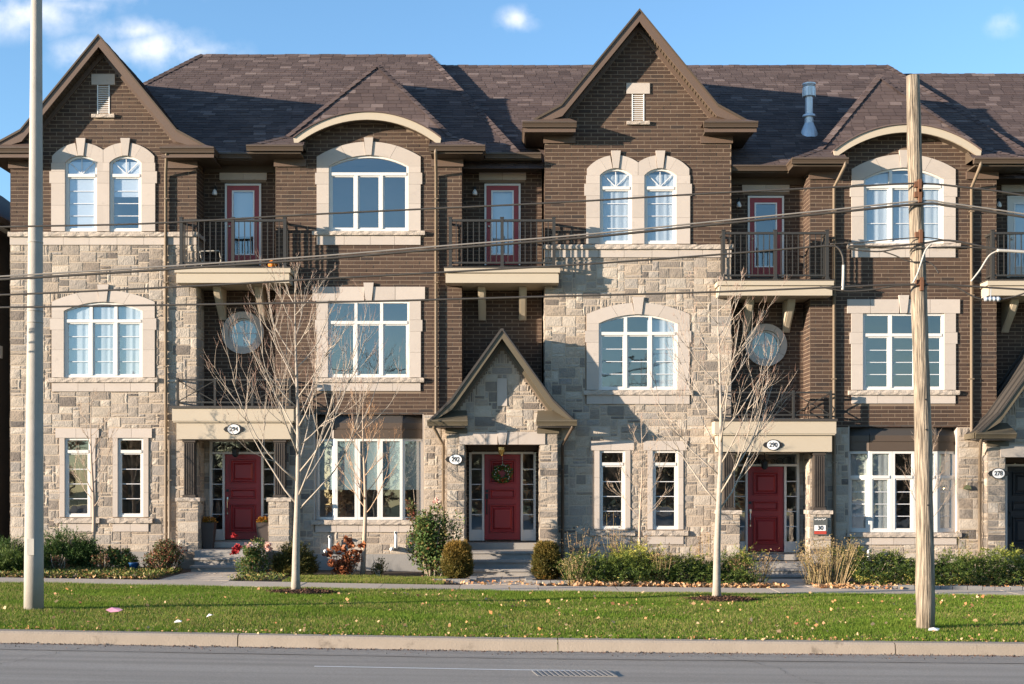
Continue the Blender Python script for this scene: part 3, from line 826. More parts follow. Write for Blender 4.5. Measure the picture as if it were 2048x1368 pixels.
def gutter_side(H, x, s, y0, y1, z, mat='bronze'):
    pr = [(0, 0), (0, -.035), (-.02, -.05), (-.045, -.10), (-.05, -.125), (-.13, -.125), (-.13, 0)]
    return build(MB().extr([(x + s * a, y0, z + b) for a, b in pr], (0, y1 - y0, 0)), 'gutter', mat, H.e)


def downpipe(H, x, z1, z0, y=-.06, mat='pipe_tan', kick=None):
    pts = []
    if kick: pts += [(x + kick[0], kick[1], z1 + .12), (x + kick[0], kick[1], z1 + .02), (x, y, z1 - .35)]
    else: pts += [(x, y, z1)]
    pts += [(x, y, z0 + .1), (x, y, z0)]
    p = build(MB().tube(pts, .037, 8), 'downpipe', mat, H.e, smooth=True)
    z = z1 - .9
    while z > z0 + .4:
        build(MB().box(x - .05, x + .05, y - .042, y + .06, z - .012, z + .012), 'pipe_strap', mat, p); z -= 1.9
    return p


def gable_roof(H, cx, za, prof, yf, yb, fh, mats, returns, wall_hw, soffit_lines=True, seams=False, shing=True, ret_in=1.42, ret_d=.5):
    """Steep gable: prof = [(dx, dz)...] from the apex outwards on one side (last leg is the flared foot)."""
    fas, sof, gut, frz = mats
    P0 = [(0, 0)] + prof
    for s in (-1, 1):
        # slopes
        for (a, b) in zip(P0, P0[1:]):
            A, B = Vector((cx + s * a[0], yf, za + a[1])), Vector((cx + s * b[0], yf, za + b[1]))
            ln = (A - B).length; v = (A - B).normalized()
            if s > 0: O, U, poly = B, Vector((0, 1, 0)), [(0, 0), (yb - yf, 0), (yb - yf, ln), (0, ln)]
            else: O, U, poly = B + Vector((0, yb - yf, 0)), Vector((0, -1, 0)), [(0, 0), (yb - yf, 0), (yb - yf, ln), (0, ln)]
            if shing: H.shingles(O, U, v, poly, front=False)
            else:
                m = MB(); nrm = (U.cross(v))
                m.add([tuple(O + U * p[0] + v * p[1] + nrm * .012) for p in poly], [(0, 1, 2, 3)])
                k = 0
                while k < yb - yf:
                    q = O + U * (k if s > 0 else (yb - yf - k)); w_ = U * .02
                    m.extr([tuple(q + nrm * .012), tuple(q + w_ + nrm * .012), tuple(q + w_ + nrm * .045), tuple(q + nrm * .045)], tuple(v * ln)); k += .40
                build(m, 'metal_roof', 'charcoal_panel', H.e)
        # rake fascia: band below the top line
        top = [(cx + s * a, za + b) for a, b in P0]; bot = [(cx + s * a * (1 - .0), za + b - fh) for a, b in P0]
        poly = [top[0], top[1], top[2], (top[2][0], top[2][1] - .06), (cx + s * (prof[0][0] - .02), za + prof[0][1] - fh * .95), bot[0]]
        build(MB().extr([(u, yf - .02, z) for u, z in poly], (0, .045, 0)), 'rake_fascia', fas, H.e)
        poly2 = [(u, z + .018) for u, z in top] + [(u, z - .035) for u, z in reversed(top)]
        build(MB().extr([(u, yf - .05, z) for u, z in poly2], (0, .028, 0)), 'drip_edge', sof, H.e)
        # rake soffit from the fascia back to the wall, with battens
        a, b = (0, -fh + .04), (prof[0][0], prof[0][1] - fh + .04)
        q = [(cx + s * a[0], yf + .025, za + a[1]), (cx + s * b[0], yf + .025, za + b[1]), (cx + s * b[0], -.002, za + b[1]), (cx + s * a[0], -.002, za + a[1])]
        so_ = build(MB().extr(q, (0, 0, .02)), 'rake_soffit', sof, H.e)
        if soffit_lines:
            n = int(math.hypot(*b) / .10)
            for i in range(1, n):
                t = i / n; u, z = a[0] + (b[0] - a[0]) * t, a[1] + (b[1] - a[1]) * t; du = .018 * b[0] / math.hypot(b[0], b[1] - a[1]); dz_ = du * (b[1] - a[1]) / b[0]
                build(MB().extr([(cx + s * (u - du), yf + .03, za + z - dz_ - .0), (cx + s * (u + du), yf + .03, za + z + dz_), (cx + s * (u + du), yf + .03, za + z + dz_ - .02), (cx + s * (u - du), yf + .03, za + z - dz_ - .02)], (0, -yf - .035, 0)), 'soffit_batten', sof, so_)
        # frieze board on the wall under the soffit
        fb = .15; poly = [(cx, za - fh + .03), (cx + s * prof[0][0], za + prof[0][1] - fh + .03), (cx + s * prof[0][0], za + prof[0][1] - fh - fb + .03), (cx, za - fh - fb + .03)]
        build(MB().extr([(u, -.045, z) for u, z in poly], (0, .04, 0)), 'frieze_board', frz, H.e)
        if returns:
            eave_return(H, cx, s, prof[-1][0], ret_in, yf - .12, za + prof[-1][1] - .02, wall_hw, yb, mats, seams, ret_d)


def eave_return(H, cx, s, outx, inx, yf, z, wall_hw, yb, mats, seams=False, ret_d=.5):
    fas, sof, gut, frz = mats
    a, b = sorted((cx + s * inx, cx + s * (outx + .03)))
    gutter_bar(H, a, b, yf - .10, z + .06, mat=gut)
    gutter_side(H, cx + s * (outx + .03), s, yf - .0, yb, z + .06, mat=gut)
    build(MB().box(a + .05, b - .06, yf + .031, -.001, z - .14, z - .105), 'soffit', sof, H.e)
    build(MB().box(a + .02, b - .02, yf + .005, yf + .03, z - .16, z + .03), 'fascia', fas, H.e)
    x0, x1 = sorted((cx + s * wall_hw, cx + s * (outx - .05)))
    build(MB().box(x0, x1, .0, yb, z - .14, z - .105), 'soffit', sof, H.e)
    x0, x1 = sorted((cx + s * inx, cx + s * (wall_hw + .03)))
    build(MB().box(x0, x1, -.05, -.002, z - .30, z - .14), 'frieze_board', frz, H.e)
    # small hipped skirt on top of the return
    h = .34; m = MB()
    p = [(cx + s * inx, yf - .08, z + .062), (cx + s * (outx + .02), yf - .08, z + .062), (cx + s * (outx + .02), -.003, z + .062), (cx + s * inx, -.003, z + .062), (cx + s * (inx + .32), -.003, z + h), (cx + s * (outx - .75), -.003, z + h)]
    m.add(p, [(0, 1, 5, 4), (0, 4, 3), (1, 2, 5), (3, 4, 5, 2), (0, 3, 2, 1)])
    sk = build(m, 'return_roof', 'bronze_fascia' if not seams else fas, H.e)


# ------------------------------------------------------------------ the row of houses
GX = (207 - 1024) / S            # gable wall centre
BX = (737.5 - 1024) / S          # bay wall centre
HWW = 2.12                       # half width of either wall
REC = .70                        # depth of the recesses
PERIOD = 12.148
EAVE = 9.5


def main_roof(H, x0, x1, dz, left_hip=None, right_hip=None, ext_left=0):
    run, rise = 4.85, 3.9; y0, zr = .15, EAVE + dz; ln = math.hypot(run, rise); V = Vector((0, run, rise)) / ln
    poly = [(x0, 0), (x1, 0)]
    poly.append((right_hip if right_hip is not None else x1, ln)); poly.append((left_hip if left_hip is not None else x0, ln))
    H.shingles((0, y0, zr), (1, 0, 0), V, poly)
    xr, xl = poly[2][0], poly[3][0]
    def P(u, v): return (u, y0 + V.y * v, zr + V.z * v)
    # ridge capping, hip capping
    m = MB(); n = int((xr - xl) / .3)
    for i in range(n):
        a, b = xl + (xr - xl) * i / n, xl + (xr - xl) * (i + 1) / n; r_ = random.random()
        y, z = y0 + run, zr + rise
        m.add([(a, y - .13, z - .085), (b - .006, y - .13, z - .08), (b - .006, y, z + .03), (a, y, z + .022), (b - .006, y + .13, z - .08), (a, y + .13, z - .085)], [(0, 1, 2, 3), (3, 2, 4, 5)], .001 + r_ * .99)
    hips = []
    if right_hip is not None: hips.append(((x1, y0, zr), (xr, y0 + run, zr + rise)))
    if left_hip is not None: hips.append(((x0, y0, zr), (xl, y0 + run, zr + rise)))
    for A, B in hips: hip_caps(m, A, B)
    H.caps = m
    # rear slope and hip ends close the roof
    H.deck.add([(x0, y0 + 2 * run, zr), (x1, y0 + 2 * run, zr), (xr, y0 + run, zr + rise), (xl, y0 + run, zr + rise)], [(0, 1, 2, 3)])
    if right_hip is not None: H.deck.add([(x1, y0, zr), (x1, y0 + 2 * run, zr), (xr, y0 + run, zr + rise)], [(0, 1, 2)])
    if left_hip is not None: H.deck.add([(x0, y0, zr), (x0, y0 + 2 * run, zr), (xl, y0 + run, zr + rise)], [(0, 1, 2)])


def hip_caps(m, A, B, w=.13):
    A, B = Vector(A), Vector(B); d = (B - A); n = int(d.length / .2); d.normalize(); sd = d.cross(Vector((0, 0, 1))).normalized(); up = sd.cross(d)
    for i in range(n):
        p = A + (B - A) * (i / n); q = A + (B - A) * ((i + 1.25) / n)
        m.add([tuple(p - sd * w - up * .03 + up * .02), tuple(p + up * .038), tuple(p + sd * w - up * .03 + up * .02), tuple(q + sd * w - up * .035), tuple(q + up * .024), tuple(q - sd * w - up * .035)],
              [(0, 1, 4, 5), (1, 2, 3, 4)], .001 + random.random() * .99)


def gable_house(dx, dz, label, tall, dname):
    cx = GX + dx; ex = lambda p: EX(p) + dx; ez = lambda p: EZ(p) + dz
    H = House('townhouse', label, cx, G(cx), dz); W = H.e
    rcx = cx + HWW + .915                                # centre of the recess to its right
    zb, zbelt1, zbelt0 = -.35, ez(465), ez(490)
    za = (12.10 if not tall else 12.67)                  # apex of the rake
    zev = za - 2.62 - .30 if not tall else za - 2.62 - .32
    prof = [(1.755, -2.14), (2.60, -2.60)]
    x0, x1 = cx - HWW, cx + HWW
    ex_b, ex_s, holes = [], [], []
    # --- openings: third floor pair of arched windows
    zs, zt_, z0 = ez(326), ez(312), ez(463)
    for s in (-1, 1):
        c = cx + s * .505; w = window(H, FRONT, c, .365, z0, zt_, 1, ez(351), zs, rows=4, fan=True, curtain=('blind' if not tall else 'sheer') if s < 0 else ('half' if not tall else 'sheer'))
        holes.append((c - .365, c + .365, z0, zt_))
        ow, zso, zto = .66, ez(313), ez(286)
        def Op(t, s=s, c=c): xo = (.66 if t * s > 0 else .5035) * t; return (c + xo, arc_z(xo, .66, zso, zto))
        def Ip(t, c=c): return (c + .365 * t, arc_z(.365 * t, .365, zs, zt_))
        tcut = [-1, -.56, -.2, .2, .56, 1]
        for ta, tb in zip(tcut, tcut[1:]):
            if ta == -.2:
                build(MB().prism(FRONT, [Ip(-.17), (c, zt_), Ip(.17), (c + .108, zto + .10), (c - .108, zto + .10)], -.12, .055), 'keystone', 'limestone', w); continue
            tt = np.linspace(ta, tb, 7); e_ = .012
            poly = [Ip(t) for t in tt] + [Op(t) for t in reversed(tt)]
            if tb == 1: poly.insert(7, (Op(1)[0], zs))
            if ta == -1: poly.append((Op(-1)[0], zs))
            poly = [(p[0] * 1.0, p[1]) for p in poly]; q = sum(p[0] for p in poly) / len(poly)
            poly = [(q + (p[0] - q) * .985, p[1]) for p in poly]
            build(MB().prism(FRONT, poly, -.12, .03), 'surround_stone', 'limestone', w)
        zj = [z0, ez(411), ez(367), ez(343), zs]
        for (ua, ub) in (((c - .365 - .14 if s > 0 else c - .365 - .31), c - .365), (c + .365, (c + .365 + .14 if s < 0 else c + .365 + .31))):
            for i, (a, b) in enumerate(zip(zj, zj[1:])):
                wide = .04 if i == 2 else 0
                aa, bb = (ua - (wide if s < 0 and ub <= c else 0), ub + (wide if s > 0 and ua >= c else 0))
                build(MB().fbox(FRONT, aa, bb, a + .002, b - .002, -.12, .03), 'surround_stone', 'limestone', w)
    # the voussoir ring is narrower than the outer jambs: shoulders
        ex_b += [(c - .505 - (.17 if s < 0 else 0), c + .505 + (.17 if s > 0 else 0), z0 - .1, zs)]
    for s in (-1, 1):
        c = cx + s * .505; ex_b += arch_slices(c, .66, ez(313), ez(286)); ex_b.append((c - .10, c + .10, ez(300), ez(279))); ex_b.append((c - .5 - (.15 if s < 0 else 0), c + .5 + (.15 if s > 0 else 0), ez(328), ez(312)))
    # vent
    vz0, vz1 = ez(229), ez(170); vz0, vz1 = (vz0, vz1) if not tall else (ez(218), ez(163))
    build(MB().fbox(FRONT, cx - .265, cx + .265, vz1, vz1 + .24, -.03, .03), 'vent_lintel', 'limestone', H.e)
    vs_ = build(rough_bar(FRONT, cx - .26, cx + .26, vz0 - .08, vz0, -.03, .07, 3), 'vent_sill', 'rough_limestone', H.e)
    vm_ = MB(); vm_.fbox(FRONT, cx - .14, cx + .14, vz0, vz1, -.06, -.03)
    for i in range(14):
        z = vz0 + (vz1 - vz0) * i / 14; vm_.prism(Frame(0, 0), [(cx - .13, z), (cx + .13, z), (cx + .13, z + .012), (cx - .13, z + .012)], -.03, .008)
    vm_.fbox(FRONT, cx - .14, cx - .12, vz0, vz1, -.03, .012); vm_.fbox(FRONT, cx + .12, cx + .14, vz0, vz1, -.03, .012)
    build(vm_, 'vent', 'plastic_white', H.e)
    ex_b += [(cx - .265, cx + .265, vz1, vz1 + .24), (cx - .14, cx + .14, vz0, vz1), (cx - .26, cx + .26, vz0 - .08, vz0)]
    # --- belt course: rough sill over smooth blocks, returning into the recess
    b_ = build(rough_bar(FRONT, x0 - .03, x1 + .03, ez(474), zbelt1, -.03, .09, 11), 'belt_course', 'rough_limestone', H.e)
    block_row(H, b_, FRONT, x0, x1, zbelt0, ez(474) - .002, 7, .03, 3, 'belt_stone')
    FR = Frame(x1, 0, R(90))
    build(rough_bar(FR, 0.0, REC, ez(474), zbelt1, -.03, .05, 12), 'belt_course', 'rough_limestone', H.e)
    # --- second floor triple arched window
    zt2, zs2, z02 = ez(604), ez(622), ez(755); hw2 = .895
    w = window(H, FRONT, cx, hw2, z02, zt2, 3, ez(642), zs2, rows=4, curtain='sheer' if not tall else 'right'); holes.append((cx - hw2, cx + hw2, z02, zt2))
    arch_stones(H, w, FRONT, cx, hw2, zs2, zt2, 1.17, ez(604), ez(581), [-.52, .52], kh=.13, kw=.13)
    jambs(H, w, FRONT, cx, hw2, .275, [z02, ez(700), ez(660), ez(637), zs2])
    build(rough_bar(FRONT, cx - 1.24, cx + 1.24, ez(765), ez(756), -.03, .08, 21), 'sill', 'rough_limestone', w)
    block_row(H, w, FRONT, cx - 1.17, cx + 1.17, ez(783), ez(765) - .002, 4, .03, 5)
    ex_s += [(cx - 1.20, cx + 1.20, ez(783), ez(604))] + arch_slices(cx, 1.17, ez(604), ez(581)) + [(cx - .13, cx + .13, ez(590), ez(568)), (cx - 1.24, cx + 1.24, ez(765), ez(756))]
    # --- ground floor pair
    for s, px_ in ((-1, 155.5), (1, 261.5)):
        c = ex(px_); hw = .292; z0, zt_ = ez(1034), ez(876)
        w = window(H, FRONT, c, hw, z0, zt_, 1, ez(903), None, rows=4, curtain='none'); holes.append((c - hw, c + hw, z0, zt_))
        jambs(H, w, FRONT, c, hw, .115, [z0, ez(985), ez(930), zt_], ext=0)
        block_row(H, w, FRONT, c - .50, c + .49, zt_ + .002, ez(857), 2, .035, 5 + s)
        build(rough_bar(FRONT, c - .51, c + .51, ez(1046), ez(1036), -.03, .09, 31 + s), 'sill', 'rough_limestone', w)
        block_row(H, w, FRONT, c - .41, c + .41, ez(1063), ez(1046) - .002, 2, .03, 8 + s)
        ex_s += [(c - .41, c + .41, ez(1063), zt_), (c - .50, c + .49, zt_, ez(857)), (c - .51, c + .51, ez(1046), ez(1036))]
    # --- masonry of the front
    top_in = za - .38
    def lim(z):
        if z < zev: return (x0, x1)
        k = (top_in - z) / (top_in - (za - 2.14 - .38)) * 1.755
        return (cx - min(k, HWW), cx + min(k, HWW)) if k > 0 else (0, 0)
    ztri = max(zev, ez(311)); H.plane(FRONT, x0, x1, zb, ztri, holes)
    H.wall.add([(x0, .004, ztri), (x1, .004, ztri), (cx + 1.9, .004, za - 2.3), (cx, .004, za - .1), (cx - 1.9, .004, za - 2.3)], [(0, 1, 2, 3, 4)])
    H.brick(FRONT, x0, x1, zbelt1, za - .3, ex_b, lim)
    zfound = ez(1103)
    H.stone(FRONT, x0, x1, zfound, zbelt0, ex_s, seed=int(cx * 10) + 50)
    build(MB().fbox(FRONT, x0 - .01, x1 + .01, zb, zfound, -.02, .035), 'foundation', 'foundation', H.e)
    # sides
    FL = Frame(x0, 8.0, R(-90)); FRs = Frame(x1, 0, R(90)); sl_ = 8.0
    H.plane(FL, 0, 8.0, zb, zev); H.plane(FRs, 0, REC, zb, EAVE + dz)
    if tall: H.plane(FRs, 0, 3, EAVE + dz - .3, zev)
    H.stone(FL, 6.5, 8.0, zfound, zbelt0, (), 3, False); H.brick(FL, 6.5, 8.0, zbelt1, zev, (), None, False)
    H.stone(FRs, 0, REC, zfound, zbelt0, (), 4, False); H.brick(FRs, 0, REC if not tall else 2.5, zbelt1, zev - .05 if tall else EAVE + dz - .1, (), None, False)
    # --- recess back wall
    FB = Frame(0, REC, 0); r0, r1 = x1, x1 + 1.83
    zdoor = ez(1080) - .0; zdoor = CZ + (HZ - 1080) * (D + REC) / (S * D) + dz
    zz = lambda p: CZ + (HZ - p) * (D + REC) / (S * D) + dz
    hb = [(rcx - .78, rcx + .78, zdoor, zz(884)), (rcx - .42, rcx + .42, zz(531), zz(366)), (rcx - .33, rcx + .33, zz(666) - .33, zz(666) + .33)]
    H.plane(FB, r0, r1, zb, EAVE + dz + .1, hb)
    rc = zz(666); exr = hb[:2] + [(rcx - .55, rcx + .55, zz(360), zz(339)), (rcx - .42, rcx + .42, zz(366), zz(360))]
    for i in range(12):
        t = -1 + (i + .5) / 6; q = .49 * math.sqrt(1 - t * t); exr.append((rcx - q, rcx + q, rc + .49 * (t - 1 / 12), rc + .49 * (t + 1 / 12)))
    H.brick(FB, r0, r1, zz(812), EAVE + dz - .15, exr, None); H.stone(FB, r0, r1, zdoor - .3, zz(812), [hb[0]], 9)
    for i in (0, 1): build(MB().fbox(FB, rcx - .55 + .55 * i + .003, rcx + .55 * i - .003, zz(360), zz(339), -.03, .03), 'door_lintel', 'limestone', H.e)
    # round window
    ring = MB(); n = 40; ww = MB()
    rw = MB()
    for i in range(n):
        a, b = 2 * math.pi * i / n, 2 * math.pi * (i + 1) / n
        rw.prism(FB, [(rcx + r_ * math.cos(t), rc + r_ * math.sin(t)) for r_, t in ((.30, a), (.34, a), (.34, b), (.30, b))][::-1], -.1, -.02)
    wd = build(rw, 'round_window', 'vinyl', H.e)
    for k in range(4):
        a0, a1 = math.pi / 2 * k - R(30), math.pi / 2 * (k + 1) - R(34); m = MB(); q = 10
        a0 += .006; poly = [(rcx + .34 * math.cos(t), rc + .34 * math.sin(t)) for t in np.linspace(a0, a1 + .06, q)] + [(rcx + .49 * math.cos(t), rc + .49 * math.sin(t)) for t in np.linspace(a1 + .06, a0, q)]
        m.prism(FB, poly, -.1, .06); build(m, 'surround_stone', 'limestone', wd)
    build(MB().add([FB.P(rcx + .31 * math.cos(t), rc + .31 * math.sin(t), -.07) for t in np.linspace(0, 2 * math.pi, 32, False)], [tuple(range(32))]), 'pane', 'glass', wd)
    q = .015; m = MB().prism(FB, [(rcx - .3, rc - q), (rcx - q, rc - q), (rcx - q, rc - .3), (rcx + q, rc - .3), (rcx + q, rc - q), (rcx + .3, rc - q), (rcx + .3, rc + q), (rcx + q, rc + q), (rcx + q, rc + .3), (rcx - q, rc + .3), (rcx - q, rc + q), (rcx - .3, rc + q)], -.068, -.055); build(m, 'glazing_bar', 'grille', wd)
    m = MB(); q = [FB.P(u, z, o) for o in (-.11, -1.) for u, z in ((rcx - .4, rc - .4), (rcx + .4, rc - .4), (rcx + .4, rc + .4), (rcx - .4, rc + .4))]
    m.add(q, [(4, 5, 6, 7), (0, 4, 7, 3), (1, 2, 6, 5), (0, 1, 5, 4), (3, 7, 6, 2)]); build(m, 'interior', 'interior', wd); drape(FB, wd, rcx, .38, rc - .4, rc + .4, -.2, 'none', random.Random(2))
    balcony_door(H, rcx, REC, zz(531), zz(368), 1 if not tall else 3)
    balcony(H, rcx, EZ(536, -.5) + dz)
    # --- flat porch with cream entablature on fluted columns and stone piers
    yf = -.45; py = lambda p: EZ(p, yf) + dz; zc = py(842)
    m = MB(); m.box(rcx - 1.36, rcx + 1.36, yf, REC - .02, zc, py(817)); m.box(rcx - 1.34, rcx + 1.34, yf + .02, REC - .02, zc - .03, zc)
    m.box(rcx - 1.28, rcx + 1.28, yf + .07, REC - .02, py(878), zc - .03)
    po = build(m, 'porch', 'cream_paint', H.e)
    build(MB().box(rcx - 1.385, rcx + 1.385, yf - .03, REC - .02, py(817) + .002, py(812)), 'porch_flashing', 'charcoal_panel', po)
    for s in (-1, 1):
        pc = rcx + s * 1.02; y0_, y1_ = yf + .06, yf + .52; zcap = py(1003)
        FP = Frame(0, y0_, 0)
        H.plane(FP, pc - .235, pc + .235, zb, zcap, (), -.004); H.stone(FP, pc - .235, pc + .235, ez(1103), zcap, (), 60 + s)
        for sg, FF in ((-1, Frame(pc - .235, y1_, R(-90))), (1, Frame(pc + .235, y0_, R(90)))):
            H.plane(FF, 0, .46, zb, zcap, (), -.004); H.stone(FF, 0, .46, ez(1103), zcap, (), 70 + s + sg, False)
        build(rough_bar(FP, pc - .275, pc + .275, zcap, py(995), -.50, .045, 80 + s), 'pier_cap', 'rough_limestone', po)
        m = MB(); m.box(pc - .145, pc + .145, y0_ + .08, y0_ + .36, py(995) + .002, py(995) + .06); m.box(pc - .115, pc + .115, y0_ + .11, y0_ + .33, py(995) + .06, py(884)); m.box(pc - .145, pc + .145, y0_ + .08, y0_ + .36, py(884), py(878) - .002)
        for i in range(5):
            u = pc - .1 + .05 * i; m.box(u - .013, u + .013, y0_ + .085, y0_ + .11, py(995) + .07, py(886))
        build(m, 'column', 'column_bronze', po)
    # juliet rail over the porch
    zr0 = py(811); zr1 = zr0 + .60; ra = MB(); yy = yf + .1
    jr = MB(); jr.box(rcx - 1.26, rcx + 1.26, yy - .02, yy + .02, zr1 - .035, zr1); jr.box(rcx - 1.26, rcx + 1.26, yy - .02, yy + .02, zr0 + .06, zr0 + .095)
    J = build(jr, 'porch_rail', 'rail_bronze', H.e)
    for u in (-1.26, -.42, .42, 1.26): build(MB().box(rcx + u - .025, rcx + u + .025, yy - .03, yy + .03, zr0, zr1 + .03), 'post', 'rail_bronze', J)
    for a in (-1.26, -.42, .42):
        m = MB(); m.tube([(rcx + a, yy, zr0 + .09), (rcx + a + .84, yy, zr1 - .03)], .014, 4); m.tube([(rcx + a, yy + .03, zr1 - .03), (rcx + a + .84, yy + .03, zr0 + .09)], .014, 4); build(m, 'cross_bar', 'rail_bronze', J)
    for u in (-1.26, 1.26):
        m = MB(); m.box(rcx + u - .02, rcx + u + .02, yy, -.02, zr1 - .035, zr1); m.box(rcx + u - .02, rcx + u + .02, yy, -.02, zr0 + .06, zr0 + .095); build(m, 'side_rail', 'rail_bronze', J)
    # door, lantern
    front_door(H, rcx, REC, zdoor, zz(909), zz(884), dname, 'nickel')
    lm = MB(); lp = Vector((rcx - .1, .3, zz(905))); lm.tube([lp + Vector((0, 0, .32)), lp + Vector((0, 0, .12))], .01, 5); lm.lathe(lp, [(.03, -.12), (.07, -.08), (.09, .06), (.03, .12)], 6)
    build(lm, 'porch_lantern', 'metal_black', H.e)
    # porch floor and steps
    m = MB(); zf = zdoor - .02
    m.box(rcx - .785, rcx + .785, .05, REC, zf - .13, zf)
    m.box(rcx - .785, rcx + .785, -.75, .05, -.3, zf - .15); st = build(m, 'porch_floor', 'concrete', H.e)
    zt0 = zf - .15; nst = 2; gz = G(rcx) - .02
    for i in range(nst):
        h = (zt0 - gz) / (nst + 1); z1_ = zt0 - h * (i + 1)
        build(MB().box(rcx - .70, rcx + .70, -.75 - .34 * (i + 1), -.75 - .34 * i - .002, -.35, z1_ - .045).box(rcx - .72, rcx + .72, -.785 - .34 * (i + 1), -.75 - .34 * i - .002, z1_ - .045, z1_), 'step', 'concrete', st)
    # --- roofs
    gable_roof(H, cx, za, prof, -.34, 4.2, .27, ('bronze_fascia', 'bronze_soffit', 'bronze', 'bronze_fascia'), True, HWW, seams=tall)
    hipx0 = cx - HWW - .25 if not tall else cx - HWW - 2.9
    main_roof(H, hipx0, x1 + 1.83, dz, left_hip=(EX(400, 5) + dx) if not tall else None)
    gutter_bar(H, x1 + (.47 if not tall else .02), x1 + 1.36, .02, EAVE + dz + .06)
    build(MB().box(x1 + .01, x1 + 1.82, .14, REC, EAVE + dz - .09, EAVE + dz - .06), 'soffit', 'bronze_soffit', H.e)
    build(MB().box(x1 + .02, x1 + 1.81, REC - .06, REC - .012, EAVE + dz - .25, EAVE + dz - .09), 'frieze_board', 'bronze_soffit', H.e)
    H.finish()
    build(H.caps, 'ridge_caps', 'shingle', H.RF, kind='stuff')
    if not tall:
        downpipe(H, ex(333), EAVE - .12, .1, kick=(.12, -.45)); downpipe(H, ex(346), py(880), .1, y=-.30)
    return H, rcx, zdoor, po


def bay_house(dx, dz, label, second, door_mat, door_seed, nohang=False):
    cx = BX + dx; ex = lambda p: EX(p) + dx; ez = lambda p: EZ(p) + dz
    H = House('townhouse', label, cx, G(cx), dz); x0, x1 = cx - HWW, cx + HWW; zb = -.4
    ex_b, holes = [], []
    # third floor window
    z0, zt_, zs = ez(462), ez(311), ez(333); hw = .905
    w = window(H, FRONT, cx, hw, z0, zt_, 3, ez(348), zs, rows=1 if not second else 3, curtain='none' if not second else 'sheer', topcols=None if second else 1); holes.append((cx - hw, cx + hw, z0, zt_))
    arch_stones(H, w, FRONT, cx, hw, zs, zt_, 1.18, ez(314), ez(284), [-.54, .54], kh=.09, kw=.105)
    jambs(H, w, FRONT, cx, hw, .275, [z0, ez(408), ez(369), ez(346), zs])
    build(rough_bar(FRONT, cx - 1.28, cx + 1.28, ez(471), ez(463), -.03, .09, 41), 'sill', 'rough_limestone', w)
    block_row(H, w, FRONT, cx - 1.18, cx + 1.18, ez(490), ez(471) - .002, 4, .03, 6)
    ex_b += [(cx - 1.2, cx + 1.2, ez(490), ez(314))] + arch_slices(cx, 1.18, ez(314), ez(284)) + [(cx - .11, cx + .11, ez(290), ez(276)), (cx - 1.28, cx + 1.28, ez(471), ez(463))]
    # second floor window
    z0, zt_ = ez(755), ez(602); hw = .925
    w = window(H, FRONT, cx, hw, z0, zt_, 3, ez(645), None, rows=1 if not second else 4, curtain='none'); holes.append((cx - hw, cx + hw, z0, zt_))
    jambs(H, w, FRONT, cx, hw, .26, [z0, ez(705), ez(663), ez(640), zt_])
    for i, (a, b) in enumerate(((-1.28, -.76), (-.755, -.10), (.10, .60), (.605, 1.28))):
        build(MB().fbox(FRONT, cx + a + .002, cx + b - .002, zt_ + .002, ez(574), -.12, .035), 'lintel_stone', 'limestone', w)
    build(MB().prism(FRONT, [(cx - .072, zt_ + .002), (cx + .072, zt_ + .002), (cx + .115, ez(566)), (cx - .115, ez(566))], -.12, .06), 'keystone', 'limestone', w)
    build(rough_bar(FRONT, cx - 1.26, cx + 1.26, ez(765), ez(756), -.03, .09, 43), 'sill', 'rough_limestone', w)
    block_row(H, w, FRONT, cx - 1.18, cx + 1.18, ez(782), ez(765) - .002, 4, .03, 9)
    ex_b += [(cx - 1.2, cx + 1.2, ez(782), ez(602)), (cx - 1.28, cx + 1.28, ez(602), ez(574)), (cx - .115, cx + .115, ez(574), ez(566)), (cx - 1.26, cx + 1.26, ez(765), ez(756))]
    # ground floor bow window
    bw = 1.225; zs0, zh0, zh1 = ez(1040), ez(877), ez(828)
    holes.append((cx - bw, cx + bw, zs0, zh1))
    cant, cw = R(24), 1.225 - .455                       # end lights turned back by 24 degrees
    facets = [(Frame(cx - cw, -.02, 0), 2 * cw, 3), (Frame(cx + cw, -.02, cant), .497, 1)]
    el = .497; lx, ly = cx - cw - el * math.cos(cant), -.02 + el * math.sin(cant)
    facets.append((Frame(lx, ly, -cant), el, 1))
    bowroot = None
    for F, ln, n in facets:
        for i in range(n):
            a, b = ln * i / n, ln * (i + 1) / n
            wv = window(H, F, (a + b) / 2, (b - a) / 2 - .002, zs0 + .005, zh0, 1, None if not second else ez(929) + .28 * 0, None, rows=1 if not second else 4, curtain='cell' if not second else ('grey' if n == 1 or i != 1 else 'none'), room=False, depth=.0, fw=.06)
    # header panels, skirt, room
    hp = MB(); sk = MB()
    for F, ln, n in facets:
        hp.fbox(F, .002, ln - .002, zh0 + .003, ez(846), -.08, .03); hp.fbox(F, .002, ln - .002, ez(858), ez(855), .03, .05)
        a, b, c, d = F.P(0, ez(846), .03), F.P(ln, ez(846), .03), F.P(ln, zh1, -.10), F.P(0, zh1, -.10); sk.add([a, b, c, d], [(0, 1, 2, 3)])
    hd = build(hp, 'bow_header', 'bronze', H.e); build(sk, 'bow_skirt', 'charcoal_panel', hd)
    rm = MB(); q = [(x, y, z) for y in (.20, 2.0) for x, z in ((cx - bw - .3, zs0 - .4), (cx + bw + .3, zs0 - .4), (cx + bw + .3, zh0 + .1), (cx - bw - .3, zh0 + .1))]
    rm.add(q, [(4, 5, 6, 7), (0, 4, 7, 3), (1, 2, 6, 5), (0, 1, 5, 4), (3, 7, 6, 2)]); build(rm, 'interior', 'interior', hd)
    for s in (-1, 1): build(MB().box(*sorted((cx + s * bw, cx + s * (bw + .02))), -.0, .25, zs0, zh1), 'jamb', 'limestone', hd)
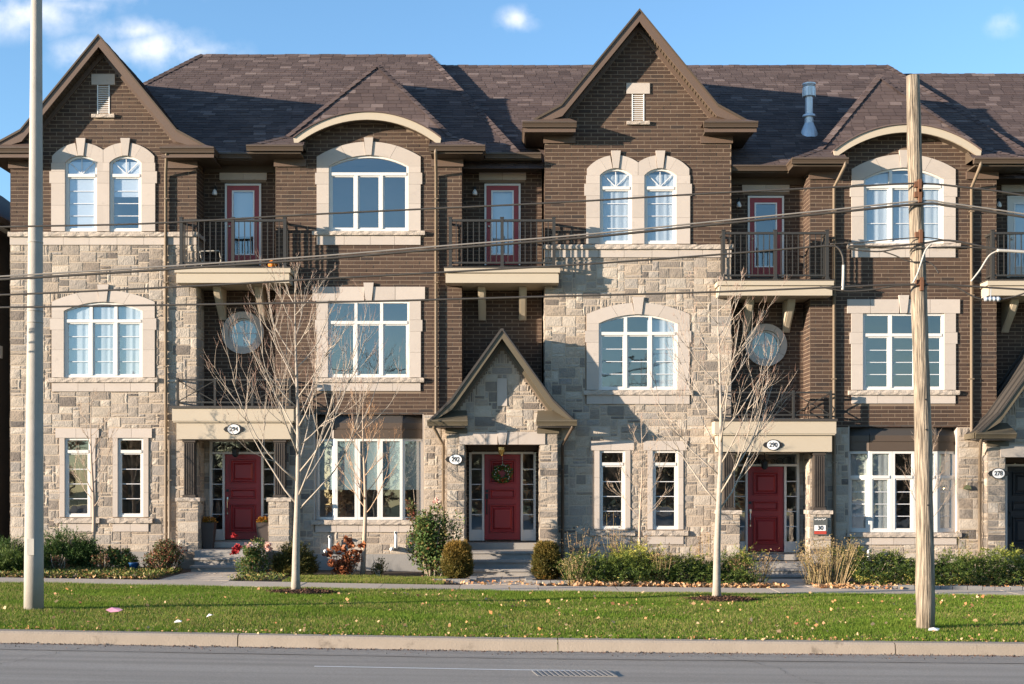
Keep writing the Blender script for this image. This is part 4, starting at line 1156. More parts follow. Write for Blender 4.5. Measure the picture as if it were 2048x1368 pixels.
    build(MB().box(cx - bw, cx + bw, .0, .25, zh1 - .0, zh1 + .03), 'head', 'charcoal_panel', hd)
    sb = MB()
    build(rough_bar(FRONT, cx - 1.30, cx + 1.30, ez(1049), zs0, -.25, .10, 47), 'bow_sill', 'rough_limestone', hd)
    block_row(H, hd, FRONT, cx - bw + .01, cx + bw - .02, ez(1064), ez(1049) - .002, 4 + 1, .03, 12)
    zbrk = ez(830); zfound = ez(1108)
    ex_s = [(cx - bw - .02, cx + bw + .02, ez(1064), zh1), (cx - 1.30, cx + 1.30, ez(1049), zs0)]
    ex_b.append((cx - bw, cx + bw, zs0, zh1 - .03))
    # eyebrow arch over the wall
    ah, az0, az1 = 1.66, ez(271) - .15, ez(230) - .03
    def lim(z):
        if z < EAVE + dz + .05: return (x0, x1)
        lo, hi = 0, ah
        if z > az1 - .16: return (0, 0)
        for _ in range(20):
            md = (lo + hi) / 2
            if arc_z(md, ah, az0, az1) - .16 > z: lo = md
            else: hi = md
        k = min(lo, 1.45); return (cx - k, cx + k)
    H.plane(FRONT, x0, x1, zb, EAVE + dz, holes)
    n = 16; xs = [-1.45 + 2.9 * i / n for i in range(n + 1)]
    H.wall.add([(cx - 1.45, .004, EAVE + dz), (cx + 1.45, .004, EAVE + dz)] + [(cx + x, .004, arc_z(x, ah, az0, az1) - .05) for x in reversed(xs)], [tuple(range(n + 3))])
    H.brick(FRONT, x0, x1, zbrk, az1, ex_b, lim)
    H.stone(FRONT, x0, x1, zfound, zbrk, ex_s, seed=int(cx * 10) + 90)
    build(MB().fbox(FRONT, x0 - .01, x1 + .01, zb, zfound, -.02, .06), 'foundation', 'foundation', H.e)
    # arch band and its roof shell
    m = MB(); n = 24; xs = [-ah + 2 * ah * i / n for i in range(n + 1)]
    outer = [(cx + x, arc_z(x, ah, az0, az1)) for x in xs]; inner = [(cx + x * .985, arc_z(x, ah, az0, az1) - .165) for x in xs]
    for i in range(n):
        m.extr([(outer[i][0], -.33, outer[i][1]), (outer[i + 1][0], -.33, outer[i + 1][1]), (inner[i + 1][0], -.33, inner[i + 1][1]), (inner[i][0], -.33, inner[i][1])], (0, .05, 0))
    ar = build(m, 'arch_band', 'cream_paint', H.e)
    m = MB(); sf = MB()
    for i in range(n):
        a, b = outer[i], outer[i + 1]; m.extr([(a[0], -.36, a[1] + .004), (b[0], -.36, b[1] + .004), (b[0], -.36, b[1] + .035), (a[0], -.36, a[1] + .035)], (0, 1.0, 0))
        a, b = inner[i], inner[i + 1]; sf.add([(a[0], -.28, a[1] + .02), (b[0], -.28, b[1] + .02), (b[0], .0, b[1] + .02), (a[0], .0, a[1] + .02)], [(0, 1, 2, 3)])
    build(m, 'arch_roof', 'shingle', ar); build(sf, 'arch_soffit', 'bronze_soffit', ar)
    # hipped roof over the bay
    zE = EAVE + dz; Ya, Za = 2.0, 12.2 + dz; yb_, zb_ = .12, 9.93 + dz
    Ls = math.hypot(Ya - yb_, Za - zb_); V = Vector((0, (Ya - yb_) / Ls, (Za - zb_) / Ls))
    H.shingles((cx, yb_, zb_), (1, 0, 0), V, [(-1.9, 0), (1.9, 0), (0.02, Ls), (-.02, Ls)])
    for s in (-1, 1):
        # flared skirt in front and side slopes
        A, B = Vector((cx + s * 2.62, -.55, zE + .05)), Vector((cx + s * 1.9, yb_, zb_))
        V2 = Vector((0, yb_ + .55, zb_ - zE - .05)); l2 = V2.length
        if s > 0: H.shingles((cx, -.55, zE + .05), (1, 0, 0), V2, [(1.40, 0), (2.62, 0), (1.9, l2), (1.40, l2)], front=False)
        else: H.shingles((cx, -.55, zE + .05), (1, 0, 0), V2, [(-2.62, 0), (-1.40, 0), (-1.40, l2), (-1.9, l2)], front=False)
        H.deck.add([tuple(B), (cx, Ya, Za), (cx, 4.5, Za), (cx + s * 1.9, 4.5, zb_)], [(0, 1, 2, 3)])
        H.deck.add([tuple(A), tuple(B), (cx + s * 1.9, 4.5, zb_), (cx + s * 2.62, 4.5, zE + .05)], [(0, 1, 2, 3)])
        build(MB().add([(cx + s * 1.41, -.55, zE + .05), (cx + s * 1.41, .0, zE + .05), (cx + s * 1.41, .0, zE + .42)], [(0, 1, 2)]), 'cheek', 'bronze_soffit', H.e)
    rx0, rx1 = x0 - 1.83 * 0, x1 + 1.83 - .45
    main_roof(H, x0, x1 + 1.83 - .45, dz, right_hip=EX(860, 5) + dx)
    hip_caps(H.caps, (cx - 1.9, yb_, zb_), (cx, Ya, Za), .11); hip_caps(H.caps, (cx + 1.9, yb_, zb_), (cx, Ya, Za), .11)
    hip_caps(H.caps, (cx - 2.6, -.53, zE + .06), (cx - 1.9, yb_, zb_), .11); hip_caps(H.caps, (cx + 2.6, -.53, zE + .06), (cx + 1.9, yb_, zb_), .11)
    mats = ('bronze_fascia', 'bronze_soffit', 'bronze', 'bronze_fascia')
    for s in (-1, 1):
        a, b = sorted((cx + s * 1.40, cx + s * 2.66)); gutter_bar(H, a, b, -.65, zE + .06)
        gutter_side(H, cx + s * 2.66, s, -.55, .2, zE + .06)
        build(MB().box(a + .04, b - .06, -.53, -.001, zE - .11, zE - .075), 'soffit', 'bronze_soffit', H.e)
        so_ = build(MB().box(*sorted((cx + s * 2.12, cx + s * 2.60)), .0, .15, zE - .11, zE - .075), 'soffit', 'bronze_soffit', H.e)
        build(MB().box(*sorted((cx + s * 1.42, cx + s * 2.15)), -.05, -.002, zE - .28, zE - .11), 'frieze_board', 'bronze_fascia', H.e)
    # sides and the recess to the right
    FL = Frame(x0, REC, R(-90)); FRs = Frame(x1, 0, R(90))
    for F in (FL, FRs):
        H.plane(F, 0, REC, zb, zE); H.brick(F, 0, REC, zbrk, zE - .1, (), None, False); H.stone(F, 0, REC, zfound, zbrk, (), 5, False)
    rcx = x1 + .915; FB = Frame(0, REC, 0); zz = lambda p: CZ + (HZ - p) * (D + REC) / (S * D) + dz
    zdoor = zz(1081); hb = [(rcx - .78, rcx + .78, zdoor, zz(903)), (rcx - .42, rcx + .42, zz(531), zz(366))]
    H.plane(FB, x1, x1 + 1.83, zb, zE + .1, hb)
    H.brick(FB, x1, x1 + 1.83, zz(880), zE - .15, hb + [(rcx - .55, rcx + .55, zz(360), zz(339)), (rcx - .42, rcx + .42, zz(366), zz(360))])
    H.brick(FB, x1, x1 + 1.83, zdoor - .2, zz(880), hb, None, False)
    for i in (0, 1): build(MB().fbox(FB, rcx - .55 + .55 * i + .003, rcx + .55 * i - .003, zz(360), zz(339), -.03, .03), 'door_lintel', 'limestone', H.e)
    balcony_door(H, rcx, REC, zz(531), zz(368), door_seed, leaf='door_red' if door_mat == 'door_red' else 'vinyl', label=None if door_mat == 'door_red' else 'white balcony door')
    balcony(H, rcx, EZ(536, -.5) + dz)
    gutter_bar(H, x1 + .52, x1 + 1.80, .02, zE + .06)
    build(MB().box(x1 + .01, x1 + 1.82, .14, REC, zE - .09, zE - .06), 'soffit', 'bronze_soffit', H.e)
    build(MB().box(x1 + .02, x1 + 1.81, REC - .06, REC - .012, zE - .25, zE - .09), 'frieze_board', 'bronze_soffit', H.e)
    # --- gabled stone porch
    yw = -.35; FP = Frame(0, yw, 0); py = lambda p: EZ(p, yw) + dz; hwp, ho = 1.245, .845; zl0, zl1 = py(889), py(864)
    apx = EZ(658, -.73) + dz; prof = [(1.13, -1.58), (1.63, -2.06)]
    top = apx - .34
    def tri(z): return max(0, min(hwp, (top - z) / 1.58 * 1.13))
    for s in (-1, 1):
        a, b = sorted((rcx + s * ho, rcx + s * hwp)); H.plane(FP, a, b, zb, zl0); H.stone(FP, a, b, ez(1125), zl0, [(rcx - .97, rcx + .97, zl0, zl1)], 31 + s)
        # inner cheeks and outer sides
        Fi = Frame(rcx + s * ho, yw if s < 0 else REC, R(90) if s < 0 else R(-90)); H.plane(Fi, 0, REC - yw, zb, zl0); H.stone(Fi, 0, REC - yw, zdoor - .2, zl0, (), 35, False)
        Fo = Frame(rcx + s * hwp, 0 if s < 0 else yw, R(-90) if s < 0 else R(90)); H.plane(Fo, 0, .35, zb, zl1 + .3); H.stone(Fo, 0, .35, ez(1125), zl1 + .25, (), 37, False)
    zq = apx - 2.06 - .05
    H.plane(FP, rcx - hwp, rcx + hwp, zl0, zq + .2); H.wall.add([FP.P(rcx - hwp, zq + .2, -.004), FP.P(rcx + hwp, zq + .2, -.004), FP.P(rcx + 1.0, apx - 1.6, -.004), FP.P(rcx, apx - .15, -.004), FP.P(rcx - 1.0, apx - 1.6, -.004)], [(0, 1, 2, 3, 4)])
    slit = (rcx - .11, rcx + .11, py(812), py(757))
    exl = [(rcx - .965, rcx + .965, zl0, zl1), slit]
    z = zl0
    ys = []
    zt = top
    step = .078
    k = 0
    while z < top + .05:                                 # stones are trimmed to the gable slope in bands
        w_ = tri(z + step * 1.5)
        exl.append((rcx - hwp - .1, rcx - w_, z, z + step)); exl.append((rcx + w_, rcx + hwp + .1, z, z + step)); z += step
    H.stone(FP, rcx - hwp, rcx + hwp, zl0, top, exl, 33)
    pr_ = build(MB().fbox(FP, slit[0], slit[1], slit[2], slit[3], -.03, .025), 'porch', 'limestone', H.e)
    for a, b in ((-.965, -.37), (-.365, -.105), (.105, .355), (.36, .965)): build(MB().fbox(FP, rcx + a + .002, rcx + b - .002, zl0, zl1, -.3, .03), 'lintel_stone', 'limestone', pr_)
    build(MB().prism(FP, [(rcx - .075, zl0), (rcx + .075, zl0), (rcx + .12, zl1 + .03), (rcx - .12, zl1 + .03)], -.3, .055), 'keystone', 'limestone', pr_)
    build(MB().box(rcx - ho, rcx + ho, yw + .3, REC, zl0 + .005, zl0 + .03), 'porch_ceiling', 'bronze_soffit', pr_)
    mats = ('olive_metal', 'charcoal_panel', 'olive_metal', 'olive_metal')
    Hx = H
    porch_gable(H, rcx, apx, prof, -.73, .68, .21, mats, yw, hwp)
    front_door(H, rcx, REC, zdoor, zz(909), zz(905), door_mat, 'metal_black', transom=False)
    build(MB().fbox(FB, rcx - .8, rcx + .8, zz(905) + .05, zl0 + .02, -.03, .04), 'door_head', 'bronze', H.e)
    lm = MB(); lp = Vector((rcx - .02, .05, zl0 - .13)); lm.lathe(lp, [(.02, -.12), (.05, -.09), (.06, -.06), (.085, .02), (.09, .08), (.03, .13)], 8)
    build(lm, 'porch_lantern', 'gold', H.e)
    m = MB(); zf = zdoor - .02; m.box(rcx - ho + .01, rcx + ho - .01, .10, REC, -.3, zf - .01); m.box(rcx - ho + .01, rcx + ho - .01, -.40, .10, -.3, zf - .16)
    st = build(m, 'porch_floor', 'concrete', H.e); gz = G(rcx) - .02; zt0 = zf - .16
    for i in range(3):
        h = (zt0 - gz) / 3; z1_ = zt0 - h * (i) - .0
        build(MB().box(rcx - .74, rcx + .74, -.42 - .34 * (i + 1), -.42 - .34 * i - .002, -.4, z1_ - .05).box(rcx - .76, rcx + .76, -.46 - .34 * (i + 1), -.42 - .34 * i - .002, z1_ - .05, z1_ - (.0 if i else .004)), 'step', 'concrete', st)
    H.finish(); build(H.caps, 'ridge_caps', 'shingle', H.RF, kind='stuff')
    downpipe(H, ex(872.5), zE - .12, ez(845), kick=(.02, -.58))
    if second: downpipe(H, ex(598), zE - .12, .0, kick=(.12, -.58))
    downpipe(H, rcx - hwp - .09, apx - 2.2, .0, y=-.12, kick=(-.18, -.70), mat='pipe_tan'); downpipe(H, rcx + hwp + .12, apx - 2.2, -.05, y=-.10, kick=(.2, -.70), mat='bronze')  # right pipe: shade on it put into the colour by the darker bronze
    return H, rcx, zdoor, zz


def porch_gable(H, cx, za, prof, yf, yb, fh, mats, yw, hwp):
    """Small standing-seam gable over the porch, rakes and returns in olive metal."""
    fas, sof, gut, frz = mats; P0 = [(0, 0)] + prof
    for s in (-1, 1):
        m = MB()
        for a, b in zip(P0, P0[1:]):
            A, B = Vector((cx + s * a[0], yf, za + a[1])), Vector((cx + s * b[0], yf, za + b[1])); v = A - B; nrm = Vector((-v.z * -s, 0, v.x * -s)).normalized()
            if nrm.z < 0: nrm = -nrm
            m.extr([tuple(B), tuple(A), tuple(A - nrm * .03), tuple(B - nrm * .03)], (0, yb - yf, 0))
            k = .04
            while k < yb - yf:
                q = B + Vector((0, k, 0)); m.extr([tuple(q), tuple(q + Vector((0, .02, 0))), tuple(q + Vector((0, .02, 0)) + nrm * .035), tuple(q + nrm * .035)], tuple(v)); k += .33
        build(m, 'metal_roof', 'charcoal_panel', H.e)
        top = [(cx + s * a, za + b) for a, b in P0]
        poly = [top[0], top[1], top[2], (top[2][0], top[2][1] - .05), (cx + s * (prof[0][0] - .02), za + prof[0][1] - fh), (cx, za - fh)]
        build(MB().extr([(u, yf - .02, z) for u, z in poly], (0, .045, 0)), 'rake_fascia', fas, H.e)
        poly2 = [(u, z + .02) for u, z in top] + [(u, z - .035) for u, z in reversed(top)]
        build(MB().extr([(u, yf - .05, z) for u, z in poly2], (0, .028, 0)), 'drip_edge', 'charcoal_panel', H.e)
        a, b = (0, -fh + .03), (prof[0][0], prof[0][1] - fh + .03)
        q = [(cx + s * a[0], yf + .025, za + a[1]), (cx + s * b[0], yf + .025, za + b[1]), (cx + s * b[0], yw - .002, za + b[1]), (cx + s * a[0], yw - .002, za + a[1])]
        build(MB().extr(q, (0, 0, .02)), 'rake_soffit', sof, H.e)
        poly = [(cx, za - fh + .02), (cx + s * prof[0][0], za + prof[0][1] - fh + .02), (cx + s * prof[0][0], za + prof[0][1] - fh - .12), (cx, za - fh - .12)]
        build(MB().extr([(u, yw - .045, z) for u, z in poly], (0, .04, 0)), 'frieze_board', 'olive_metal', H.e)
        z = za + prof[-1][1]; a, b = sorted((cx + s * .76, cx + s * 1.66)); gutter_bar(H, a, b, yf - .08, z + .04, mat=gut)
        build(MB().extr([(cx + s * 1.66, yf, z + .04), (cx + s * 1.66, yf, z - .08), (cx + s * 1.54, yf, z - .08), (cx + s * 1.54, yf, z + .04)], (0, yb - yf - .7, 0)), 'gutter', gut, H.e)
        build(MB().box(a + .03, b - .06, yf + .02, yw - .001, z - .12, z - .09), 'soffit', sof, H.e)
        build(MB().box(*sorted((cx + s * .78, cx + s * (hwp + .03))), yw - .05, yw - .002, z - .24, z - .12), 'frieze_board', 'olive_metal', H.e)
        p = [(cx + s * .76, yf - .06, z + .042), (cx + s * 1.64, yf - .06, z + .042), (cx + s * 1.64, yw - .003, z + .042), (cx + s * .76, yw - .003, z + .042), (cx + s * .80, yw - .003, z + .28), (cx + s * 1.2, yw - .003, z + .28)]
        m = MB(); m.add(p, [(0, 1, 5, 4), (0, 4, 3), (1, 2, 5), (3, 4, 5, 2), (0, 3, 2, 1)]); build(m, 'return_roof', fas, H.e)


DZ2 = -.284
A_, A_rcx, A_zd, A_po = gable_house(0, 0, 'leftmost townhouse, tall arched twin windows under a steep gable, flat cream porch numbered 294', False, 'door_red')
B_, B_rcx, B_zd, B_zz = bay_house(0, 0, 'townhouse with eyebrow arch bay left of centre, wreath on its red porch door', False, 'door_red', 2)
C_, C_rcx, C_zd, C_po = gable_house(PERIOD, DZ2, 'townhouse under the highest centre gable, flat cream porch numbered 290', True, 'door_red')
D_, D_rcx, D_zd, D_zz = bay_house(PERIOD, DZ2, 'rightmost townhouse with eyebrow arch bay behind the wooden pole, charcoal porch door', True, 'door_charcoal', 4)
# roof of the next house in the row, seen past the last hip
E_ = House('townhouse', 'roof of the next townhouse beyond the right edge', PERIOD * 2 + GX, G(16), -.51)
main_roof(E_, PERIOD * 2 + GX - HWW - 2.9, PERIOD * 2 + GX + HWW, -.51)
E_.plane(FRONT, PERIOD * 2 + GX - HWW, PERIOD * 2 + GX + HWW, -.3, 9.2)
E_.finish(); build(E_.caps, 'ridge_caps', 'shingle', E_.RF, kind='stuff')
# back walls so that no light leaks through the row
for H, a, b in ((A_, -11.42, GX + HWW + 1.83), (B_, BX - HWW, BX + HWW + 1.83), (C_, GX + PERIOD - HWW, GX + PERIOD + HWW + 1.83), (D_, BX + PERIOD - HWW, BX + PERIOD + HWW + 1.83)):
    build(MB().box(a, b - .01, 8.0, 8.2, -.4, 9.3), 'rear_wall', 'brick', H.e)

# flue on the roof of the third house
fl = MB(); fx_, fy = EX(1618, 1.7), 1.7; fz = EAVE + DZ2 + (fy - .15) * 3.9 / 4.85
fl.lathe((fx_, fy, fz), [(.24, -.16), (.20, .0), (.11, .22), (.105, .36), (.16, .37), (.15, .42), (.095, .44), (.092, .84)], 16)
F0 = build(fl, 'flue_pipe', 'galvanised', C_.e, smooth=False, label='galvanised metal flue pipe')
m = MB(); m.lathe((fx_, fy, fz + .84), [(.10, 0), (.15, .02), (.15, .24), (.16, .25), (.12, .27), (.16, .30), (.16, .33), (.02, .35)], 16)
cap = build(m, 'flue_cap', 'galvanised', F0)
for i in range(10):
    t = 2 * math.pi * i / 10; build(MB().tube([(fx_ + .152 * math.cos(t), fy + .152 * math.sin(t), fz + .86), (fx_ + .152 * math.cos(t), fy + .152 * math.sin(t), fz + 1.06)], .012, 4), 'cap_rib', 'galvanised', F0)

# ------------------------------------------------------------------ ground, pavement, kerb, road
def sheet(name, x0, x1, y0, y1, dz, mat, nx=40, ny=2, kind='structure'):
    m = MB(); xs = np.linspace(x0, x1, nx + 1); ys = np.linspace(y0, y1, ny + 1)
    vs_ = [(x, y, G(x) + dz) for y in ys for x in xs]
    fs = [(j * (nx + 1) + i, j * (nx + 1) + i + 1, (j + 1) * (nx + 1) + i + 1, (j + 1) * (nx + 1) + i) for j in range(ny) for i in range(nx)]
    o = build(m.add(vs_, fs), name, mat); o['kind'] = kind; return o


YK = -13.3
sheet('ground', -250, 250, YK + .2, 400, -.03, 'lawn_soil', 120, 2)
road = sheet('road', -250, 250, -70, YK, -.15, 'asphalt', 120, 4)
sheet('far_ground', -250, 250, -400, -70, -.02, 'lawn_soil', 20, 1)
lawn = sheet('lawn', -16, 16, YK + .16, -5.5, -.012, 'lawn_soil', 48, 12)
bed = sheet('garden_bed', -16, 16, -4.25, .0, -.008, 'soil', 48, 6)
# sidewalk of separate slabs with open joints
sw = sheet('sidewalk', -16, 16, -5.5, -4.25, -.03, 'soil', 48, 1)
x = -16.0; i = 0
while x < 16:
    w = 1.5; m = MB(); a, b = x + .006, x + w - .006; dz_ = random.uniform(-.004, .004)
    m.add([(a, -5.5, G(a) - .1), (b, -5.5, G(b) - .1), (b, -4.26, G(b) - .1), (a, -4.26, G(a) - .1), (a, -5.49, G(a) + .012 + dz_), (b, -5.49, G(b) + .012 + dz_), (b, -4.27, G(b) + .016 + dz_), (a, -4.27, G(a) + .016 + dz_)],
          [(4, 5, 6, 7), (0, 1, 5, 4), (1, 2, 6, 5), (2, 3, 7, 6), (3, 0, 4, 7)])
    build(m, 'paving_slab', 'paving', sw); x += w
# kerb of long cast pieces
kb = sheet('kerb', -16, 16, YK, YK + .2, -.06, 'kerb_concrete', 48, 1)
edges = [-16, -12, -7.7, -3.47, .58, 4.85, 9.1, 13, 16]
for a, b in zip(edges, edges[1:]):
    a += .007; b -= .007; n = 8; m = MB(); vs_ = []
    for k in range(n + 1):
        u = a + (b - a) * k / n; g = G(u); vs_ += [(u, YK - .015, g - .16), (u, YK + .005, g - .03), (u, YK + .03, g - .004), (u, YK + .17, g + .004), (u, YK + .2, g - .02), (u, YK + .2, g - .1)]
    fs = [(k * 6 + j, (k + 1) * 6 + j, (k + 1) * 6 + j + 1, k * 6 + j + 1) for k in range(n) for j in range(5)] + [(5, 4, 3, 2, 1, 0), tuple(n * 6 + j for j in range(6))]
    build(m.add(vs_, fs), 'kerb_stone', 'kerb_concrete', kb)
# lane line and drain grate in the road
m = MB(); n = 20; x0, x1, yl = EX(628, -15.05), EX(1196, -15.05), -15.03
pts = np.linspace(x0, x1, n + 1)
m.add([(x, yl + s - .012 * (x - x0) / 1.0, G(x) - .146) for x in pts for s in (-.024, .024)], [(2 * k, 2 * k + 2, 2 * k + 3, 2 * k + 1) for k in range(n)])
o = build(m, 'lane_line', 'road_paint', road)
m = MB(); pts = np.linspace(-9, 9, 61); rr = random.Random(6); vs_ = []
for x in pts: q = -14.05 - .008 * x + rr.uniform(-.01, .01); w_ = rr.uniform(.006, .02); vs_ += [(x, q - w_, G(x) - .1465), (x, q + w_, G(x) - .1465)]
build(m.add(vs_, [(2 * k, 2 * k + 2, 2 * k + 3, 2 * k + 1) for k in range(60)]), 'tar_seam', 'charcoal_panel', road)
gx, gy = EX(1150, -15.3), -15.3; gz = G(gx) - .15
m = MB(); m.box(gx - .46, gx + .46, gy - .22, gy + .22, gz - .05, gz + .003)
dg = tag(build(m, 'drain_grate', 'asphalt', loc=(gx, gy, gz)), 'low iron drain grate with slanted bars set in the road', 'drain')
for k in range(15):
    u = gx - .42 + .06 * k; mm = MB(); mm.add([(u, gy - .2, gz + .004), (u + .03, gy - .2, gz + .004), (u - .05, gy + .2, gz + .012), (u - .08, gy + .2, gz + .012)], [(0, 1, 2, 3)])
    mm = MB(); mm.extr([(u, gy - .2, gz + .004), (u + .03, gy - .2, gz + .004), (u - .03, gy + .2, gz + .004), (u - .06, gy + .2, gz + .004)], (0, 0, .006)); build(mm, 'bar', 'iron_worn', dg)

# walkways to the steps
def walkway(cx, hw, y1, name='path'):
    p = sheet(name, cx - hw, cx + hw, -4.25, y1, -.004, 'soil', 2, 1)
    y = -4.24; k = 0
    while y < y1 - .05:
        h = .3; n = 4; 
        for i in range(n):
            a, b = cx - hw + 2 * hw * i / n + .004, cx - hw + 2 * hw * (i + 1) / n - .004; z = G(cx) + random.uniform(.006, .014)
            build(MB().box(a, b, y + .004, y + h - .004, z - .06, z), 'paver', 'paving', p)
        y += h
    return p
walkway(A_rcx + .0, .72, -1.43); walkway(B_rcx, .76, -1.44); walkway(C_rcx, .72, -1.43); 

# low edging blocks along the beds
ed = thing('bed_edging', 'low grey stone edging along the right hedge bed', 'edging', (10, -4.1, G(10)))
x = EX(1712, -4.2)
while x < 11.5:
    w = random.uniform(.2, .34); z = G(x); build(MB().box(x, x + w - .015, -4.2, -4.05 + random.uniform(-.01, .01), z - .05, z + random.uniform(.06, .085)), 'edging_block', 'foundation', ed); x += w
for c, lab in ((B_rcx - 1.0, 'low grey stone edging round the left boxwood by the centre steps'), (B_rcx + 1.0, 'low grey stone edging round the right boxwood by the centre steps')):
    e2 = thing('bed_edging', lab, 'edging', (c, -3.2, G(c)))
    for k in range(4): build(MB().box(c - .38 + .19 * k, c - .38 + .19 * k + .18, -3.5, -3.36, -.05, G(c) + .07), 'edging_block', 'foundation', e2)
    for k in range(5):
        xx = c + (.36 if c < B_rcx else -.5); build(MB().box(xx, xx + .14, -3.34 + .19 * k, -3.34 + .19 * k + .18, -.05, G(c) + .07), 'edging_block', 'foundation', e2)

# ------------------------------------------------------------------ neighbour at the left edge
nb_ = thing('neighbour_house', 'dark brick house side wall at the left edge', 'house', (-14.5, 4, G(-14)))
m = MB(); m.box(-20, -12.35, .5, 12, -.3, 8.2); build(m, 'wall', 'neighbour_brick', nb_)
m = MB(); z = -.2
while z < 8.1:
    m.box(-12.352, -12.345, .5, 12, z, z + .07); z += .0886
build(m, 'brick_courses', 'neighbour_brick', nb_, kind='stuff')
m = MB(); m.extr([(-20.3, .2, 8.25), (-11.95, .2, 8.25), (-16.2, 4, 11.2)], (0, 8, 0)); build(m, 'roof', 'roof_deck', nb_)
build(MB().box(-12.1, -11.93, .2, 12, 8.12, 8.26), 'gutter', 'charcoal_panel', nb_); build(MB().box(-12.35, -12.1, .2, 12, 8.13, 8.18), 'soffit', 'plastic_white', nb_)
build(MB().box(-12.36, -12.31, 1.75, 1.9, 5.05, 5.35), 'wall_vent', 'plastic_white', nb_)

# ------------------------------------------------------------------ poles and wires
YP = -11.6
def atp(px, py, Y): return Vector((EX(px, Y), Y, EZ(py, Y)))
b0, t0 = atp(1851, 1252, YP), atp(1828.5, 152, YP)
up_ = thing('utility_pole', 'weathered wooden utility pole carrying the overhead cables', 'utility pole', tuple(b0))
n = 26; pts = []; rad = []
for i in range(n + 1):
    t = i / n; p = b0 + (t0 - b0) * t; p.x += .02 * math.sin(t * 5); pts.append(tuple(p + Vector((0, 0, -.1 if i == 0 else 0)))); rad.append(.128 - .036 * t + .006 * math.sin(t * 23) * random.random())
m = MB().tube(pts, rad, 20)
rr = random.Random(3)
m.v = [(x + rr.uniform(-.004, .004), y + rr.uniform(-.004, .004), z) for x, y, z in m.v]
build(m, 'shaft', 'pole_wood', up_, smooth=True)
def on_pole(py):
    t = (1252 - py) / 1100; p = b0 + (t0 - b0) * t; return p
for py in (392, 472, 567, 372):
    p = on_pole(py); mm = MB(); mm.box(p.x - .07, p.x + .05, p.y - .15, p.y - .09, p.z - .045, p.z + .03); mm.box(p.x - .02, p.x + .02, p.y - .17, p.y - .1, p.z - .12, p.z + .06); build(mm, 'cable_bracket', 'rust', up_)
for py in (800, 860, 1010):
    p = on_pole(py); build(MB().lathe(p + Vector((.03, -.122, 0)), [(.008, -.012), (.014, 0), (.008, .012)], 6), 'bolt', 'ink', up_)
lp0 = atp(67.5, 1217, -10.5); lpole = thing('lamp_post', 'pale tapered concrete lamp post at the left edge', 'lamp post', tuple(lp0))
top = lamp_top = atp(74, -160, -10.5)
m = MB(); pts = [tuple(lp0 + (top - lp0) * (i / 12) + Vector((0, 0, -.1 if i == 0 else 0))) for i in range(13)]
build(m.tube(pts, [.142 - .072 * i / 12 for i in range(13)], 28), 'shaft', 'pole_concrete', lpole, smooth=True)
m = MB(); m.tube([top - Vector((0, 0, .3)), top + Vector((0, -.4, .35)), top + Vector((0, -1.6, .6))], [.06, .05, .04], 10); build(m, 'arm', 'galvanised', lpole, smooth=True)
m = MB(); m.box(top.x - .15, top.x + .15, top.y - 2.3, top.y - 1.5, top.z + .55, top.z + .68); build(m, 'lamp_head', 'galvanised', lpole)
for py in (485, 622, 645):
    t = (1217 - py) / 1377; p = lp0 + (top - lp0) * t; r_ = .142 - .072 * t + .004
    build(MB().lathe(p, [(r_, -.012), (r_ + .004, 0), (r_, .012)], 28), 'band', 'pole_concrete', lpole, smooth=True)


def wire(name, label, pts, r, mat='wire_black', Y=YP - .13, smooth=True, group='overhead cables on the pole', sag=True):
    P = [atp(x, y, (Y if not isinstance(Y, (list, tuple)) else Y[i])) for i, (x, y) in enumerate(pts)]
    if len(P) >= 3:                                      # Catmull-Rom through the survey points
        Q = []
        PP = [P[0] * 2 - P[1]] + P + [P[-1] * 2 - P[-2]]
        for i in range(1, len(PP) - 2):
            for k in range(8):
                t = k / 8; a, b, c, d = PP[i - 1], PP[i], PP[i + 1], PP[i + 2]
                Q.append(.5 * ((2 * b) + (c - a) * t + (2 * a - 5 * b + 4 * c - d) * t * t + (3 * b - a - 3 * c + d) * t ** 3))
        Q.append(PP[-2]); P = Q
    o = build(MB().tube(P, r, 7), name, mat, smooth=True, loc=tuple(P[0])); return tag(o, label, 'cable', group)


wire('cable', 'thin top cable crossing both balcony rails', [(-400, 466), (0, 454), (300, 447), (640, 428), (1100, 406), (1400, 388), (1700, 373), (1840, 367), (1930, 375), (2048, 391), (2500, 470)], .013)
wire('cable', 'thick twin cable rising to the pole, upper strand', [(-400, 574), (0, 553), (330, 533), (640, 512), (860, 494), (1160, 470), (1400, 446), (1660, 420), (1840, 402), (1900, 407), (2048, 428), (2500, 500)], .012, 'cable_highlight')
wire('cable', 'thick twin cable rising to the pole, lower strand', [(-400, 580), (0, 559), (330, 539), (640, 518), (860, 500), (1160, 476), (1400, 452), (1660, 426), (1840, 408), (1900, 412), (2048, 434), (2500, 506)], .018)
wire('cable', 'middle cable passing under the cream balcony slabs to the hooked end', [(-400, 602), (0, 590), (370, 573), (640, 558), (860, 546), (1160, 529), (1400, 512), (1600, 496), (1660, 492), (1676, 496), (1685, 512), (1687, 532)], .014)
wire('splice_sleeve', 'pale sleeve hanging at the hooked cable end', [(1687, 530), (1686.5, 556), (1685.5, 580)], .02, 'cable_grey')
wire('cable', 'lowest cable running level past the bracket feet', [(-400, 622), (0, 615), (640, 605), (1100, 593), (1400, 585), (1660, 575), (1770, 570), (1840, 569), (1900, 570), (2048, 579), (2500, 600)], .014)
wire('cable', 'slack loop below the lowest cable beside the pole', [(1640, 574), (1690, 582), (1740, 580), (1790, 572), (1840, 570), (1905, 573), (1940, 590), (1962, 598), (1995, 599), (2025, 594), (2060, 583)], .011)
